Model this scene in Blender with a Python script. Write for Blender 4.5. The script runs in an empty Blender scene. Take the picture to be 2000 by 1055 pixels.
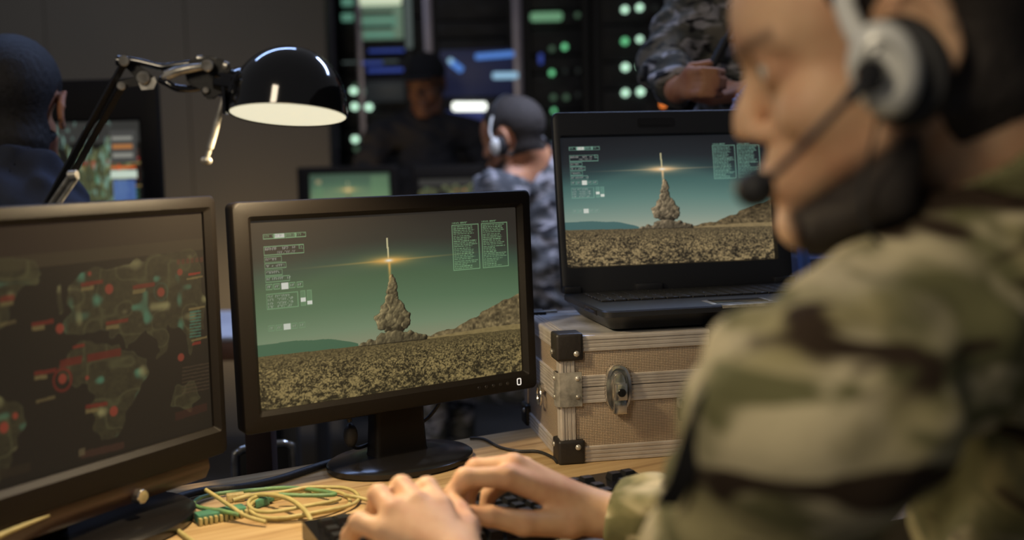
import bpy, bmesh, math, random
import numpy as np
from mathutils import Vector, Matrix

# ---------------------------------------------------------------- camera, world, light, exposure
sc = bpy.context.scene
COL = sc.collection
PI = math.pi
FPX = 2200.0
CAMZ = 1.17
PITCH = math.atan((527.5 - 318.0) / FPX)
ROLL = -0.025
CAMR = Matrix.Rotation(PI / 2 - PITCH, 3, 'X') @ Matrix.Rotation(ROLL, 3, 'Z')
CAMO = Vector((0, 0, CAMZ))
cd = bpy.data.cameras.new('camera')
cd.sensor_width = 36.0
cd.lens = FPX / 2000.0 * 36.0
cd.clip_start = 0.05
cd.dof.use_dof = True
cd.dof.focus_distance = 1.57
cd.dof.aperture_fstop = 2.35
cam = bpy.data.objects.new('camera', cd)
cam.matrix_world = Matrix.Translation(CAMO) @ CAMR.to_4x4()
COL.objects.link(cam)
sc.camera = cam
sc.view_settings.view_transform = 'Standard'
sc.view_settings.look = 'None'
sc.view_settings.gamma = 1.0
sc.view_settings.exposure = 0.0
sc.view_settings.use_curve_mapping = False
sc.cycles.use_denoising = True
sc.cycles.max_bounces = 6
sc.cycles.diffuse_bounces = 3
sc.cycles.sample_clamp_indirect = 3.0
sc.cycles.volume_bounces = 0

world = bpy.data.worlds.new('room_ambient')
sc.world = world
world.use_nodes = True
bg = world.node_tree.nodes['Background']
bg.inputs[0].default_value = (0.50, 0.50, 0.54, 1)
bg.inputs[1].default_value = 0.15

def area_light(name, loc, target, sx, sy, power, color, spread=180):
    l = bpy.data.lights.new(name, 'AREA')
    l.shape = 'RECTANGLE'; l.size = sx; l.size_y = sy
    l.energy = power; l.color = color
    l.spread = math.radians(spread)
    o = bpy.data.objects.new(name, l)
    o.location = loc
    d = Vector(target) - Vector(loc)
    o.rotation_euler = d.to_track_quat('-Z', 'Y').to_euler()
    COL.objects.link(o)
    return o

# warm work light behind and left of the camera, cool tube lights overhead, then added fill lights
area_light('warm_work_light', (-0.75, -0.35, 2.1), (0.15, 1.2, 0.95), 0.35, 0.7, 14.0, (1.0, 0.84, 0.61))
area_light('cool_ceiling_or_fill_light', (0.9, 3.0, 2.75), (0.25, 1.5, 0.8), 1.3, 0.10, 27.0, (0.46, 0.60, 1.0))
area_light('cool_ceiling_or_fill_light', (-0.9, 2.7, 2.75), (-0.3, 1.6, 0.8), 1.3, 0.10, 10.0, (0.38, 0.55, 1.0))
area_light('cool_ceiling_or_fill_light', (-1.6, 3.4, 2.75), (-1.8, 4.9, 1.3), 1.5, 0.10, 2.5, (0.75, 0.82, 1.0), 100)  # fill added and aimed to light the left wall
area_light('cool_ceiling_or_fill_light', (0.75, 2.9, 2.7), (0.2, 3.35, 1.0), 0.9, 0.10, 9.0, (0.72, 0.78, 1.0), 70)  # fill added to brighten the seated soldier's jacket
area_light('added_warm_wall_fill', (-1.15, 4.35, 0.45), (-1.15, 4.9, 1.0), 0.5, 0.2, 5.0, (1.0, 0.68, 0.34))  # unseen fill added for the brown glow low on the wall

# ---------------------------------------------------------------- helpers
def raydir(px, py):
    return CAMR @ Vector(((px - 1000.0) / FPX, -(py - 527.5) / FPX, -1.0))
def P(px, py, D):
    d = raydir(px, py)
    return CAMO + d * (D / d.y)
def PZ(px, py, z):
    d = raydir(px, py)
    return CAMO + d * ((z - CAMZ) / d.z)

def lin(c):
    r = []
    for v in c[:3]:
        v = v / 255.0
        r.append(v / 12.92 if v <= 0.04045 else ((v + 0.055) / 1.055) ** 2.4)
    return (r[0], r[1], r[2], 1.0)

def mat(name, color, rough=0.5, metal=0.0, bump=None, emit=None, strength=1.0, spec=None, vary=None, coat=0.0, noise_scale=None):
    m = bpy.data.materials.new(name)
    m.use_nodes = True
    nt = m.node_tree
    b = nt.nodes['Principled BSDF']
    b.inputs['Base Color'].default_value = lin(color)
    b.inputs['Roughness'].default_value = rough
    b.inputs['Metallic'].default_value = metal
    if spec is not None: b.inputs['Specular IOR Level'].default_value = spec
    if coat: b.inputs['Coat Weight'].default_value = coat
    if emit is not None:
        b.inputs['Emission Color'].default_value = lin(emit)
        b.inputs['Emission Strength'].default_value = strength
    tc = nt.nodes.new('ShaderNodeTexCoord')
    if vary is not None:      # (scale, other colour)
        n = nt.nodes.new('ShaderNodeTexNoise'); n.inputs['Scale'].default_value = vary[0]; n.inputs['Detail'].default_value = 6
        nt.links.new(tc.outputs['Object'], n.inputs['Vector'])
        mx = nt.nodes.new('ShaderNodeMix'); mx.data_type = 'RGBA'
        cr = nt.nodes.new('ShaderNodeValToRGB'); cr.color_ramp.elements[0].position = .35; cr.color_ramp.elements[1].position = .65
        nt.links.new(n.outputs[0], cr.inputs[0]); nt.links.new(cr.outputs[0], mx.inputs[0])
        mx.inputs[6].default_value = lin(color); mx.inputs[7].default_value = lin(vary[1])
        nt.links.new(mx.outputs[2], b.inputs['Base Color'])
    if bump is not None:      # (scale, strength)
        n = nt.nodes.new('ShaderNodeTexNoise'); n.inputs['Scale'].default_value = bump[0]; n.inputs['Detail'].default_value = 4
        nt.links.new(tc.outputs['Object'], n.inputs['Vector'])
        bp = nt.nodes.new('ShaderNodeBump'); bp.inputs['Strength'].default_value = bump[1]; bp.inputs['Distance'].default_value = 0.002
        nt.links.new(n.outputs[0], bp.inputs['Height']); nt.links.new(bp.outputs[0], b.inputs['Normal'])
    return m

def camo(name, base, green, brown, light, scale=9.0, seed=0.0, spec=0.2):
    m = bpy.data.materials.new(name); m.use_nodes = True
    nt = m.node_tree; b = nt.nodes['Principled BSDF']
    b.inputs['Roughness'].default_value = 0.9; b.inputs['Specular IOR Level'].default_value = spec
    tc = nt.nodes.new('ShaderNodeTexCoord')
    def layer(sc_, stretch, lo, hi, off, det=2.5):
        mp = nt.nodes.new('ShaderNodeMapping'); mp.inputs['Scale'].default_value = stretch
        mp.inputs['Location'].default_value = (off + seed, off * 1.7, off * .6)
        n = nt.nodes.new('ShaderNodeTexNoise'); n.inputs['Scale'].default_value = sc_; n.inputs['Detail'].default_value = det
        n.inputs['Distortion'].default_value = 0.6
        cr = nt.nodes.new('ShaderNodeValToRGB'); cr.color_ramp.elements[0].position = lo; cr.color_ramp.elements[1].position = hi
        nt.links.new(tc.outputs['Object'], mp.inputs[0]); nt.links.new(mp.outputs[0], n.inputs['Vector'])
        nt.links.new(n.outputs[0], cr.inputs[0])
        return cr.outputs[0]
    def mix(fac, a, bcol):
        mx = nt.nodes.new('ShaderNodeMix'); mx.data_type = 'RGBA'
        nt.links.new(fac, mx.inputs[0])
        if isinstance(a, tuple): mx.inputs[6].default_value = lin(a)
        else: nt.links.new(a, mx.inputs[6])
        mx.inputs[7].default_value = lin(bcol)
        return mx.outputs[2]
    c = mix(layer(scale, (1, 1, 1), .44, .56, 3.1), base, green)
    c = mix(layer(scale * 1.4, (.8, .8, 1.3), .50, .60, 7.7), c, light)
    c = mix(layer(scale * 1.9, (.7, .7, 1.6), .55, .63, 21.3), c, green)
    c = mix(layer(scale * 1.5, (.6, .6, 2.0), .575, .62, 16.9), c, brown)
    nt.links.new(c, b.inputs['Base Color'])
    n = nt.nodes.new('ShaderNodeTexNoise'); n.inputs['Scale'].default_value = 45
    bp = nt.nodes.new('ShaderNodeBump'); bp.inputs['Strength'].default_value = 0.4; bp.inputs['Distance'].default_value = 0.004
    nt.links.new(tc.outputs['Object'], n.inputs['Vector']); nt.links.new(n.outputs[0], bp.inputs['Height'])
    nt.links.new(bp.outputs[0], b.inputs['Normal'])
    return m

def link_bm(name, bm, m, parent=None, smooth=True, loc=None, angle=40):
    me = bpy.data.meshes.new(name)
    bmesh.ops.recalc_face_normals(bm, faces=bm.faces)
    if smooth:
        for f in bm.faces: f.smooth = True
        lim = math.radians(angle)
        for e in bm.edges:
            if len(e.link_faces) == 2 and e.calc_face_angle(0) > lim: e.smooth = False
    bm.to_mesh(me); bm.free()
    if m is not None: me.materials.append(m)
    o = bpy.data.objects.new(name, me)
    if loc is not None: o.location = loc
    if parent is not None: o.parent = parent
    COL.objects.link(o)
    return o

def tag(o, label, cat, group=None):
    o['label'] = label; o['category'] = cat
    if group: o['group'] = group
    return o
def thing(name, label, cat, M=None, group=None):
    o = bpy.data.objects.new(name, None); COL.objects.link(o)
    o.empty_display_size = 0.05
    if M is not None: o.matrix_world = M
    return tag(o, label, cat, group)
def copy_thing(root, M, label, group=None):
    r = root.copy(); COL.objects.link(r); r.matrix_world = M; r['label'] = label
    if group: r['group'] = group
    for ch in list(root.children):
        c = ch.copy(); COL.objects.link(c); c.parent = r
        for g in list(ch.children):
            d = g.copy(); COL.objects.link(d); d.parent = c
    return r
def structure(o):
    o['kind'] = 'structure'; return o

def box(bm, x0, x1, y0, y1, z0, z1, bev=0.0, M=None, seg=2):
    r = bmesh.ops.create_cube(bm, size=1.0)
    vs = r['verts']
    for v in vs:
        v.co = Vector((x0 + (v.co.x + .5) * (x1 - x0), y0 + (v.co.y + .5) * (y1 - y0), z0 + (v.co.z + .5) * (z1 - z0)))
    if bev > 0:
        es = set(e for v in vs for e in v.link_edges)
        r2 = bmesh.ops.bevel(bm, geom=list(es), offset=bev, segments=seg, affect='EDGES', profile=0.6)
        vs = list({v for f in r2['faces'] for v in f.verts} | {v for v in vs if v.is_valid})
    if M is not None:
        for v in vs: v.co = M @ v.co
    return vs

def loft(bm, loops, cap0=True, cap1=True, closed=True):
    rows = [[bm.verts.new(p) for p in l] for l in loops]
    n = len(rows[0])
    for a, b in zip(rows[:-1], rows[1:]):
        for i in range(n if closed else n - 1):
            j = (i + 1) % n
            bm.faces.new((a[i], a[j], b[j], b[i]))
    if cap0: bm.faces.new(rows[0][::-1])
    if cap1: bm.faces.new(rows[-1])
    return rows

def rrect(x0, x1, z0, z1, r, n=4):
    pts = []
    for cx, cz, a0 in ((x1 - r, z1 - r, 0), (x0 + r, z1 - r, 90), (x0 + r, z0 + r, 180), (x1 - r, z0 + r, 270)):
        for i in range(n + 1):
            a = math.radians(a0 + 90 * i / n)
            pts.append((cx + r * math.cos(a), cz + r * math.sin(a)))
    return pts

def frame_of(d):
    d = Vector(d).normalized()
    u = Vector((0, 0, 1)) if abs(d.z) < 0.95 else Vector((1, 0, 0))
    s = d.cross(u).normalized()
    return d, s, s.cross(d).normalized()

def cyl(bm, a, b, r0, r1=None, n=20, caps=True, bev=0.0):
    a = Vector(a); b = Vector(b); r1 = r0 if r1 is None else r1
    d, s, u = frame_of(b - a)
    def ring(p, r): return [p + (s * math.cos(2 * PI * i / n) + u * math.sin(2 * PI * i / n)) * r for i in range(n)]
    L = []
    if bev > 0: L.append(ring(a, r0 - bev)); L.append(ring(a + d * bev, r0)); L.append(ring(b - d * bev, r1)); L.append(ring(b, r1 - bev))
    else: L = [ring(a, r0), ring(b, r1)]
    loft(bm, L, caps, caps)

def smooth_path(pts, sub=6):
    pts = [Vector(p) for p in pts]
    if len(pts) < 3: return pts
    out = []
    for i in range(len(pts) - 1):
        p0 = pts[max(i - 1, 0)]; p1 = pts[i]; p2 = pts[i + 1]; p3 = pts[min(i + 2, len(pts) - 1)]
        for k in range(sub):
            t = k / sub
            out.append(0.5 * ((2 * p1) + (-p0 + p2) * t + (2 * p0 - 5 * p1 + 4 * p2 - p3) * t * t + (-p0 + 3 * p1 - 3 * p2 + p3) * t ** 3))
    out.append(pts[-1])
    return out

def tube(bm, pts, r, n=10, sub=6, caps=True):
    pts = smooth_path(pts, sub)
    rs = r if callable(r) else (lambda t: r)
    loops = []
    prev = None
    for i, p in enumerate(pts):
        d = (pts[min(i + 1, len(pts) - 1)] - pts[max(i - 1, 0)])
        if d.length < 1e-9: d = Vector((0, 0, 1))
        d.normalize()
        if prev is None: _, s, u = frame_of(d)
        else:
            s = prev - d * prev.dot(d)
            s.normalize(); u = s.cross(d)
        prev = s
        rr = rs(i / (len(pts) - 1))
        loops.append([p + (s * math.cos(2 * PI * k / n) + u * math.sin(2 * PI * k / n)) * rr for k in range(n)])
    loft(bm, loops, caps, caps)

def lathe(bm, prof, M=None, n=40, cap0=False, cap1=False):
    loops = []
    for r, z in prof:
        r = max(r, 1e-5)
        loops.append([Vector((r * math.cos(2 * PI * i / n), r * math.sin(2 * PI * i / n), z)) for i in range(n)])
    if M is not None: loops = [[M @ p for p in l] for l in loops]
    loft(bm, loops, cap0, cap1)

def ball(bm, c, r, M=None, n=16):
    rr = (r, r, r) if not hasattr(r, '__len__') else r
    T = Matrix.Translation(Vector(c)) @ (M.to_4x4() if M is not None else Matrix()) @ Matrix.Diagonal((rr[0], rr[1], rr[2], 1))
    bmesh.ops.create_uvsphere(bm, u_segments=n, v_segments=n // 2 + 2, radius=1.0, matrix=T)

def NB(): return bmesh.new()

# ---------------------------------------------------------------- implicit surfaces for bodies
def np3(v): return np.array([v[0], v[1], v[2]], dtype=np.float64)
class SDF:
    def __init__(s): s.p = []; s.post = None
    def rc(s, a, b, ra, rb=None, k=0.01, op=1):
        a = np3(a); b = np3(b); rb = ra if rb is None else rb
        s.p.append(('c', a, b, ra, rb, k, op, (a + b) / 2, np.linalg.norm(b - a) / 2 + max(ra, rb))); return s
    def el(s, c, r, R=None, k=0.01, op=1):
        c = np3(c); r = np3(r)
        Rm = np.eye(3) if R is None else np.array(R)     # rows = local axes in world
        s.p.append(('e', c, r, Rm, None, k, op, c, r.max())); return s
    def plane(s, c, n, k=0.004):                         # keep the side the normal points away from
        s.p.append(('p', np3(c), np3(n) / np.linalg.norm(np3(n)), None, None, k, 0, None, 1e9)); return s
    def ev(s, X, bc=None, br=0.0):
        d = np.full(len(X), 1.0)
        for q in s.p:
            kind, A, B, C_, D_, k, op, cc, cr = q
            if bc is not None and cc is not None and np.linalg.norm(bc - cc) - cr > br + k + 0.03: continue
            if kind == 'c':
                ab = B - A; t = np.clip(((X - A) @ ab) / max(ab @ ab, 1e-12), 0, 1)
                e = np.linalg.norm(X - (A + t[:, None] * ab), axis=1) - (C_ + t * (D_ - C_))
            elif kind == 'e':
                L = (X - A) @ C_.T
                k0 = np.linalg.norm(L / B, axis=1); k1 = np.linalg.norm(L / (B * B), axis=1) + 1e-12
                e = k0 * (k0 - 1) / k1
            else:
                e = (X - A) @ B
                d = np.maximum(d, e); continue
            if op == 1:
                h = np.clip(0.5 + 0.5 * (d - e) / k, 0, 1)
                d = d + (e - d) * h - k * h * (1 - h)
            else:
                e = -e
                h = np.clip(0.5 - 0.5 * (d - e) / k, 0, 1)
                d = d + (e - d) * h + k * h * (1 - h)
        if s.post is not None: d = s.post(X, d)
        return d

def sdf_mesh(name, fn, lo, hi, h, m, parent=None, B=14, attr=None):
    lo = np.array(lo, float); hi = np.array(hi, float)
    bs = B * h
    nb = np.maximum(np.ceil((hi - lo) / bs).astype(int), 1)
    gi = np.stack(np.meshgrid(*[np.arange(n) for n in nb], indexing='ij'), -1).reshape(-1, 3)
    cen = lo + (gi + .5) * bs
    dc = np.concatenate([fn(cen[i:i + 20000], None, 0) for i in range(0, len(cen), 20000)])
    act = gi[np.abs(dc) < bs * 1.25]
    g = np.stack(np.meshgrid(*[np.arange(B + 1)] * 3, indexing='ij'), -1).reshape(-1, 3)
    OFF = 4
    def key(ijk): return ((ijk[..., 0] + OFF) * 4096 + (ijk[..., 1] + OFF)) * 4096 + (ijk[..., 2] + OFF)
    keys = []; poss = []; quads = []
    corners = [(0,0,0),(1,0,0),(0,1,0),(1,1,0),(0,0,1),(1,0,1),(0,1,1),(1,1,1)]
    edges = [(0,1),(2,3),(4,5),(6,7),(0,2),(1,3),(4,6),(5,7),(0,4),(1,5),(2,6),(3,7)]
    for a in act:
        base = a * B
        X = lo + (base + g) * h
        bc = lo + (base + B / 2) * h
        V = fn(X, bc, bs * 0.87).reshape(B + 1, B + 1, B + 1)
        if V.min() >= 0 or V.max() < 0: continue
        cv = np.stack([V[c[0]:c[0] + B, c[1]:c[1] + B, c[2]:c[2] + B] for c in corners], -1)
        ins = cv < 0
        mk = ins.any(-1) & ~ins.all(-1)
        idx = np.argwhere(mk)
        if len(idx) == 0: continue
        c = cv[mk]; acc = np.zeros((len(idx), 3)); cnt = np.zeros(len(idx))
        for e0, e1 in edges:
            v0 = c[:, e0]; v1 = c[:, e1]
            x = (v0 < 0) != (v1 < 0)
            t = np.where(x, v0 / np.where(x, v0 - v1, 1), 0)
            p = np.array(corners[e0]) + t[:, None] * (np.array(corners[e1]) - np.array(corners[e0]))
            acc += p * x[:, None]; cnt += x
        poss.append(lo + (base + idx + acc / cnt[:, None]) * h)
        keys.append(key(base + idx))
        I = V < 0
        for ax in range(3):
            s1 = [slice(0, B)] * 3; s2 = [slice(0, B)] * 3; s2[ax] = slice(1, B + 1)
            A_ = I[tuple(s1)]; B_ = I[tuple(s2)]
            ed = np.argwhere(A_ != B_)
            if len(ed) == 0: continue
            fl = A_[tuple(ed.T)]
            b_, c_ = [(1, 2), (2, 0), (0, 1)][ax]
            eb = np.zeros(3, int); eb[b_] = 1; ec = np.zeros(3, int); ec[c_] = 1
            G = base + ed
            q = np.stack([key(G), key(G - eb), key(G - eb - ec), key(G - ec)], -1)
            q = np.where(fl[:, None], q, q[:, ::-1])
            quads.append(q)
    K = np.concatenate(keys); Pn = np.concatenate(poss); Q = np.concatenate(quads)
    o_ = np.argsort(K); K = K[o_]; Pn = Pn[o_]
    pos = np.searchsorted(K, Q); pos = np.clip(pos, 0, len(K) - 1)
    ok = (K[pos] == Q).all(1)
    F = pos[ok]
    me = bpy.data.meshes.new(name)
    me.vertices.add(len(Pn)); me.vertices.foreach_set('co', Pn.astype(np.float32).ravel())
    me.loops.add(len(F) * 4); me.loops.foreach_set('vertex_index', F.astype(np.int32).ravel())
    me.polygons.add(len(F)); me.polygons.foreach_set('loop_start', np.arange(0, len(F) * 4, 4, dtype=np.int32))
    me.polygons.foreach_set('loop_total', np.full(len(F), 4, dtype=np.int32))
    me.update(calc_edges=True); me.validate()
    me.polygons.foreach_set('use_smooth', np.ones(len(me.polygons), bool))
    if attr is not None:
        at = me.attributes.new(attr[0], 'FLOAT', 'POINT')
        at.data.foreach_set('value', attr[1](Pn).astype(np.float32))
    if m is not None: me.materials.append(m)
    o = bpy.data.objects.new(name, me); COL.objects.link(o)
    if parent is not None:
        o.parent = parent
        o.matrix_parent_inverse = parent.matrix_world.inverted()
    return o
# ---------------------------------------------------------------- screen pictures (emitted by the displays)
FONT = {'A':'01110100011000111111100011000110001','B':'11110100011000111110100011000111110','C':'01110100011000010000100001000101110','D':'11110100011000110001100011000111110',
'E':'11111100001000011110100001000011111','F':'11111100001000011110100001000010000','G':'01110100011000010111100011000101110','I':'01110001000010000100001000010001110','L':'10000100001000010000100001000011111',
'M':'10001110111010110101100011000110001','N':'10001110011010110011100011000110001','O':'01110100011000110001100011000101110','P':'11110100011000111110100001000010000','R':'11110100011000111110101001001010001',
'S':'01111100001000001110000010000111110','T':'11111001000010000100001000010000100','U':'10001100011000110001100011000101110','W':'10001100011000110101101011101110001','Y':'10001100010101000100001000010000100',
'K':'10001100101010011000101001001010001','H':'10001100011000111111100011000110001','V':'10001100011000110001100010101000100','0':'01110100011001110101110011000101110','1':'00100011000010000100001000010001110',
'2':'01110100010000100110010001000011111','4':'00010001100101010010111110001000010','7':'11111000010001000100010000100001000','8':'01110100011000101110100011000101110','3':'11110000010000101110000010000111110',
'9':'01110100011000101111000010000101110','(':'00010001000100001000010000010000010',')':'01000001000001000010000100010001000','.':'00000000000000000000000000110001100','-':'00000000000000011111000000000000000',
':':'00000001000010000000001000010000000','+':'00000001000010011111001000010000000',' ':'0'*35}
def lin_np(c):
    c = np.asarray(c, float) / 255.0
    return np.where(c <= 0.04045, c / 12.92, ((c + 0.055) / 1.055) ** 2.4)
class Pic:
    """picture in sRGB 0-255, row 0 on top"""
    def __init__(s, w, h, seed=1):
        s.w, s.h = w, h
        s.a = np.zeros((h, w, 3)); s.rng = np.random.RandomState(seed)
        y, x = np.mgrid[0:h, 0:w]
        s.u = (x + .5) / w; s.v = (y + .5) / h
    def blend(s, m, col):
        m = np.clip(m, 0, 1)[..., None]
        s.a = s.a * (1 - m) + np.asarray(col, float) * m
    def rect(s, x0, x1, y0, y1, col, a=1.0):
        m = (s.u >= x0) & (s.u <= x1) & (s.v >= y0) & (s.v <= y1)
        s.blend(m * a, col)
    def outline(s, x0, x1, y0, y1, col, a=1.0, t=1.4):
        tx = t / s.w; ty = t / s.h
        m = (s.u >= x0) & (s.u <= x1) & (s.v >= y0) & (s.v <= y1)
        i = (s.u >= x0 + tx) & (s.u <= x1 - tx) & (s.v >= y0 + ty) & (s.v <= y1 - ty)
        s.blend((m & ~i) * a, col)
    def text(s, x, y, txt, col, a=1.0, hp=6):
        px = int(x * s.w); py = int(y * s.h)
        k = hp / 7.0
        for ch in txt:
            b = FONT.get(ch, FONT[' '])
            for r in range(hp):
                rr = min(int(r / k), 6)
                for c in range(max(3, int(5 * k))):
                    cc = min(int(c / k), 4)
                    if b[rr * 5 + cc] == '1' and 0 <= py + r < s.h and 0 <= px + c < s.w:
                        s.a[py + r, px + c] = s.a[py + r, px + c] * (1 - a) + np.asarray(col, float) * a
            px += int(5 * k) + 1
    def noise(s, cell, seed=0):
        cx, cy = (cell, cell) if not hasattr(cell, '__len__') else cell
        r = np.random.RandomState(seed)
        nx = int(s.w / cx) + 3; ny = int(s.h / cy) + 3
        g = r.rand(ny, nx)
        X = s.u * s.w / cx; Y = s.v * s.h / cy
        i = X.astype(int); j = Y.astype(int); fx = X - i; fy = Y - j
        fx = fx * fx * (3 - 2 * fx); fy = fy * fy * (3 - 2 * fy)
        return (g[j, i] * (1 - fx) + g[j, i + 1] * fx) * (1 - fy) + (g[j + 1, i] * (1 - fx) + g[j + 1, i + 1] * fx) * fy
    def poly(s, pts):
        m = np.zeros((s.h, s.w), bool); n = len(pts)
        for i in range(n):
            x0, y0 = pts[i]; x1, y1 = pts[(i + 1) % n]
            if y0 == y1: continue
            c = ((s.v >= min(y0, y1)) & (s.v < max(y0, y1)))
            m ^= c & (s.u < x0 + (s.v - y0) / (y1 - y0) * (x1 - x0))
        return m

def blur(a, n):
    for _ in range(n):
        b = np.pad(a, ((1, 1), (1, 1)), mode='edge')
        a = (b[:-2, 1:-1] + b[2:, 1:-1] + b[1:-1, :-2] + b[1:-1, 2:] + 2 * b[1:-1, 1:-1]) / 6
    return a

def rocket_picture(w, h, skyc, hudc, dirt_lit, dirt_dark, glow, hill, cloudc, hud=True, mtn=(112, 98, 68)):
    p = Pic(w, h)
    u, v = p.u, p.v
    # sky
    vv = v + 0.10 * ((u - .48) ** 2) * 4 * np.clip(1 - v * 1.2, 0, 1)*-1
    ks = [0, .14, .24, .34, .48, .62, .74]
    for c in range(3): p.a[..., c] = np.interp(vv, ks, [q[c] for q in skyc])
    arc = np.exp(-(((v - (.262 + 1.1 * (u - .48) ** 2)) / .05) ** 2)) * np.exp(-((u - .48) / .28) ** 2)
    p.blend(arc * .28, skyc[4])
    hor = .712 + .028 * u
    # far hills on the left
    hl = hor - .055 * np.clip(1 - ((u - .10) / .25) ** 2, 0, 1) ** .7 * (1 + .25 * (p.noise(40, 5) - .5)) - .012 * (u < .35)
    p.blend((v > hl) & (u < .42), hill)
    # mountain on the right
    mt = hor - .012 - np.clip((u - .60) / .4, 0, 1) ** 1.25 * .20 - .018 * (p.noise(22, 9) - .5) * (u > .62) * 2
    mm = (v > mt) & (u > .60)
    tex = .55 + .9 * (p.noise((9, 7), 3) * .6 + p.noise(4, 4) * .4 - .1)
    m3 = np.asarray(mtn, float) * tex[..., None]
    p.a = np.where(mm[..., None], m3, p.a)
    sl = (v > hor - .03 * np.clip((u - .55) * 3, 0, 1)) & (u > .6)
    p.blend(sl * .75, np.asarray(dirt_lit) * .95)
    # ground
    gm = v > hor
    dep = np.clip((v - hor) / .28, 0, 1)
    n1 = p.noise(2.6, 11); n2 = p.noise((7.5, 5), 12); n3 = p.noise((26, 16), 13); n0 = p.noise((3, 2.0), 14)
    near = n2 * .42 + n3 * .28 + n1 * .30
    far = n0 * .6 + n1 * .4
    nn = near * dep + far * (1 - dep)
    con = .08 + .9 * np.clip(dep * 1.9, 0, 1)
    t = np.clip(.50 + (nn - .49) * 3.6 * con, 0, 1)
    t = t * (.80 + .3 * p.noise((2, 2), 19))
    gc = np.asarray(dirt_dark)[None, None] * (1 - t[..., None]) + np.asarray(dirt_lit)[None, None] * t[..., None]
    p.a = np.where(gm[..., None], gc, p.a)
    # dust cloud and smoke column
    rng = np.random.RandomState(4)
    ux, vx = .478, .262
    asp = h / w
    hf = np.zeros((h, w)); dk = np.ones((h, w)); alb = np.zeros((h, w)); near_ = np.full((h, w), -1.0)
    def puff(cu, cv, r, shade):
        d2 = (((u - cu) / asp) ** 2 + (v - cv) ** 2) / r ** 2
        z = r * np.sqrt(np.clip(1 - d2, 0, 1)) + (d2 < 1) * .004
        m = z > hf
        hf[m] = z[m]; alb[m] = shade
    wa = (p.noise(9, 61) - .5) * .012; wb = (p.noise(9, 62) - .5) * .012
    u_, v_ = u, v; u = u_ + wa; v = v_ + wb
    for i in range(150):
        t_ = rng.rand() * 2 - 1
        cu = ux + .012 + t_ * (.135 if t_ < 0 else .11); hh = .050 * (1 - abs(t_)) ** .6 + .006
        puff(cu, .735 - rng.rand() * hh * .8, .018 + rng.rand() * .030 * (1 - abs(t_)), .66 + .12 * rng.rand())
    for i in range(300):
        tt = rng.rand() ** .8
        cv = .345 + tt * .345
        wd = np.interp(cv, [.345, .40, .46, .50, .58, .625, .66, .70], [.003, .011, .017, .022, .050, .046, .016, .030])
        puff(ux + .006 + (rng.rand() * 2 - 1) * wd, cv, .010 + .42 * wd * (.3 + rng.rand()), (.75 + .3 * rng.rand()) * (0.55 if cv > .635 else 1))
    u, v = u_, v_
    hf = hf * (v < hor + .004)
    mk = np.clip(blur((hf > 0).astype(float), 1) * 1.6 - .3, 0, 1)
    hs_ = blur(hf, 1) + .0040 * p.noise(4, 63) + .005 * p.noise(9, 64)
    gy, gx = np.gradient(hs_); gx *= w * .5; gy *= h * .5
    al_ = blur(alb, 2)
    lg = np.clip(.74 + (gx * .42 + gy * .36), .20, 1.25) * al_ * (.8 + .35 * p.noise(7, 65))
    colr = np.asarray(cloudc)[None, None] * np.clip(lg, .12, 1.2)[..., None]
    p.a = p.a * (1 - mk[..., None]) + colr * mk[..., None]
    # flame, flare, rocket
    colm = np.exp(-((u - ux - .001) / .005) ** 2) * (v > .27) * np.clip((.40 - v) / .1, 0, 1)
    p.blend(colm * .9, glow)
    p.blend(((abs(u - ux + .002 - (v - .2) * .02) < .0032) & (v > .135) & (v < .262)) * .85, (205, 195, 150))
    fl = np.exp(-((v - vx + (u - ux) * .0) / .017) ** 2 - ((u - ux) / .055) ** 2)
    p.blend(np.clip(fl * 1.15, 0, 1), glow)
    st = np.exp(-((v - vx - .02 * (ux - u)) / .005) ** 2 - ((u - ux) / .22) ** 2)
    p.blend(st * .45, glow)
    p.blend(np.exp(-((v - vx) / .035) ** 2 - ((u - ux) / .10) ** 2) * .35, glow)
    p.blend(np.exp(-((v - vx) / .008) ** 2 - ((u - ux) / .014) ** 2), (225, 225, 215))
    if not hud: return p
    H = hudc; wh = (215, 215, 205)
    x0 = .042
    # tabs
    for i, (a, tx) in enumerate((( .0, 'CAM 1'), (.0365, 'MAIN'), (.073, 'CAM 2'), (.1085, 'CAM 3'))):
        if i == 1: p.rect(x0 + a, x0 + a + .036, .073, .100, wh, .85)
        elif i == 2: p.rect(x0 + a, x0 + a + .034, .073, .100, H, .4)
        p.outline(x0 + a, x0 + a + .036, .073, .100, H, .9)
        p.text(x0 + a + .004, .080, tx, H if i != 1 else (120, 130, 120), .85, 5)
    p.outline(x0, x0 + .135, .138, .186, H, .85)
    p.text(x0 + .006, .146, 'RANGE', wh, .65, 6); p.text(x0 + .060, .146, '107', wh, .65, 6); p.text(x0 + .096, .146, 'KM', wh, .6, 5)
    p.text(x0 + .044, .167, '200.300.78', wh, .55, 5)
    p.outline(x0 + .118, x0 + .135, .138, .162, H, .7); p.text(x0 + .123, .145, '+', wh, .6, 5); p.text(x0 + .123, .168, '-', wh, .6, 5)
    for y, tx in ((.192, 'RASTER'), (.226, 'TO 4 (OFF)'), (.262, 'STANDBY')):
        p.outline(x0, x0 + (.072 if 'OFF' in tx else .058), y, y + .031, H, .75); p.text(x0 + .006, y + .010, tx, wh, .6, 5)
    p.outline(x0, x0 + .082, .297, .328, H, .7); p.text(x0 + .006, .306, 'NO UPLOAD  UP', wh, .6, 5)
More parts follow.
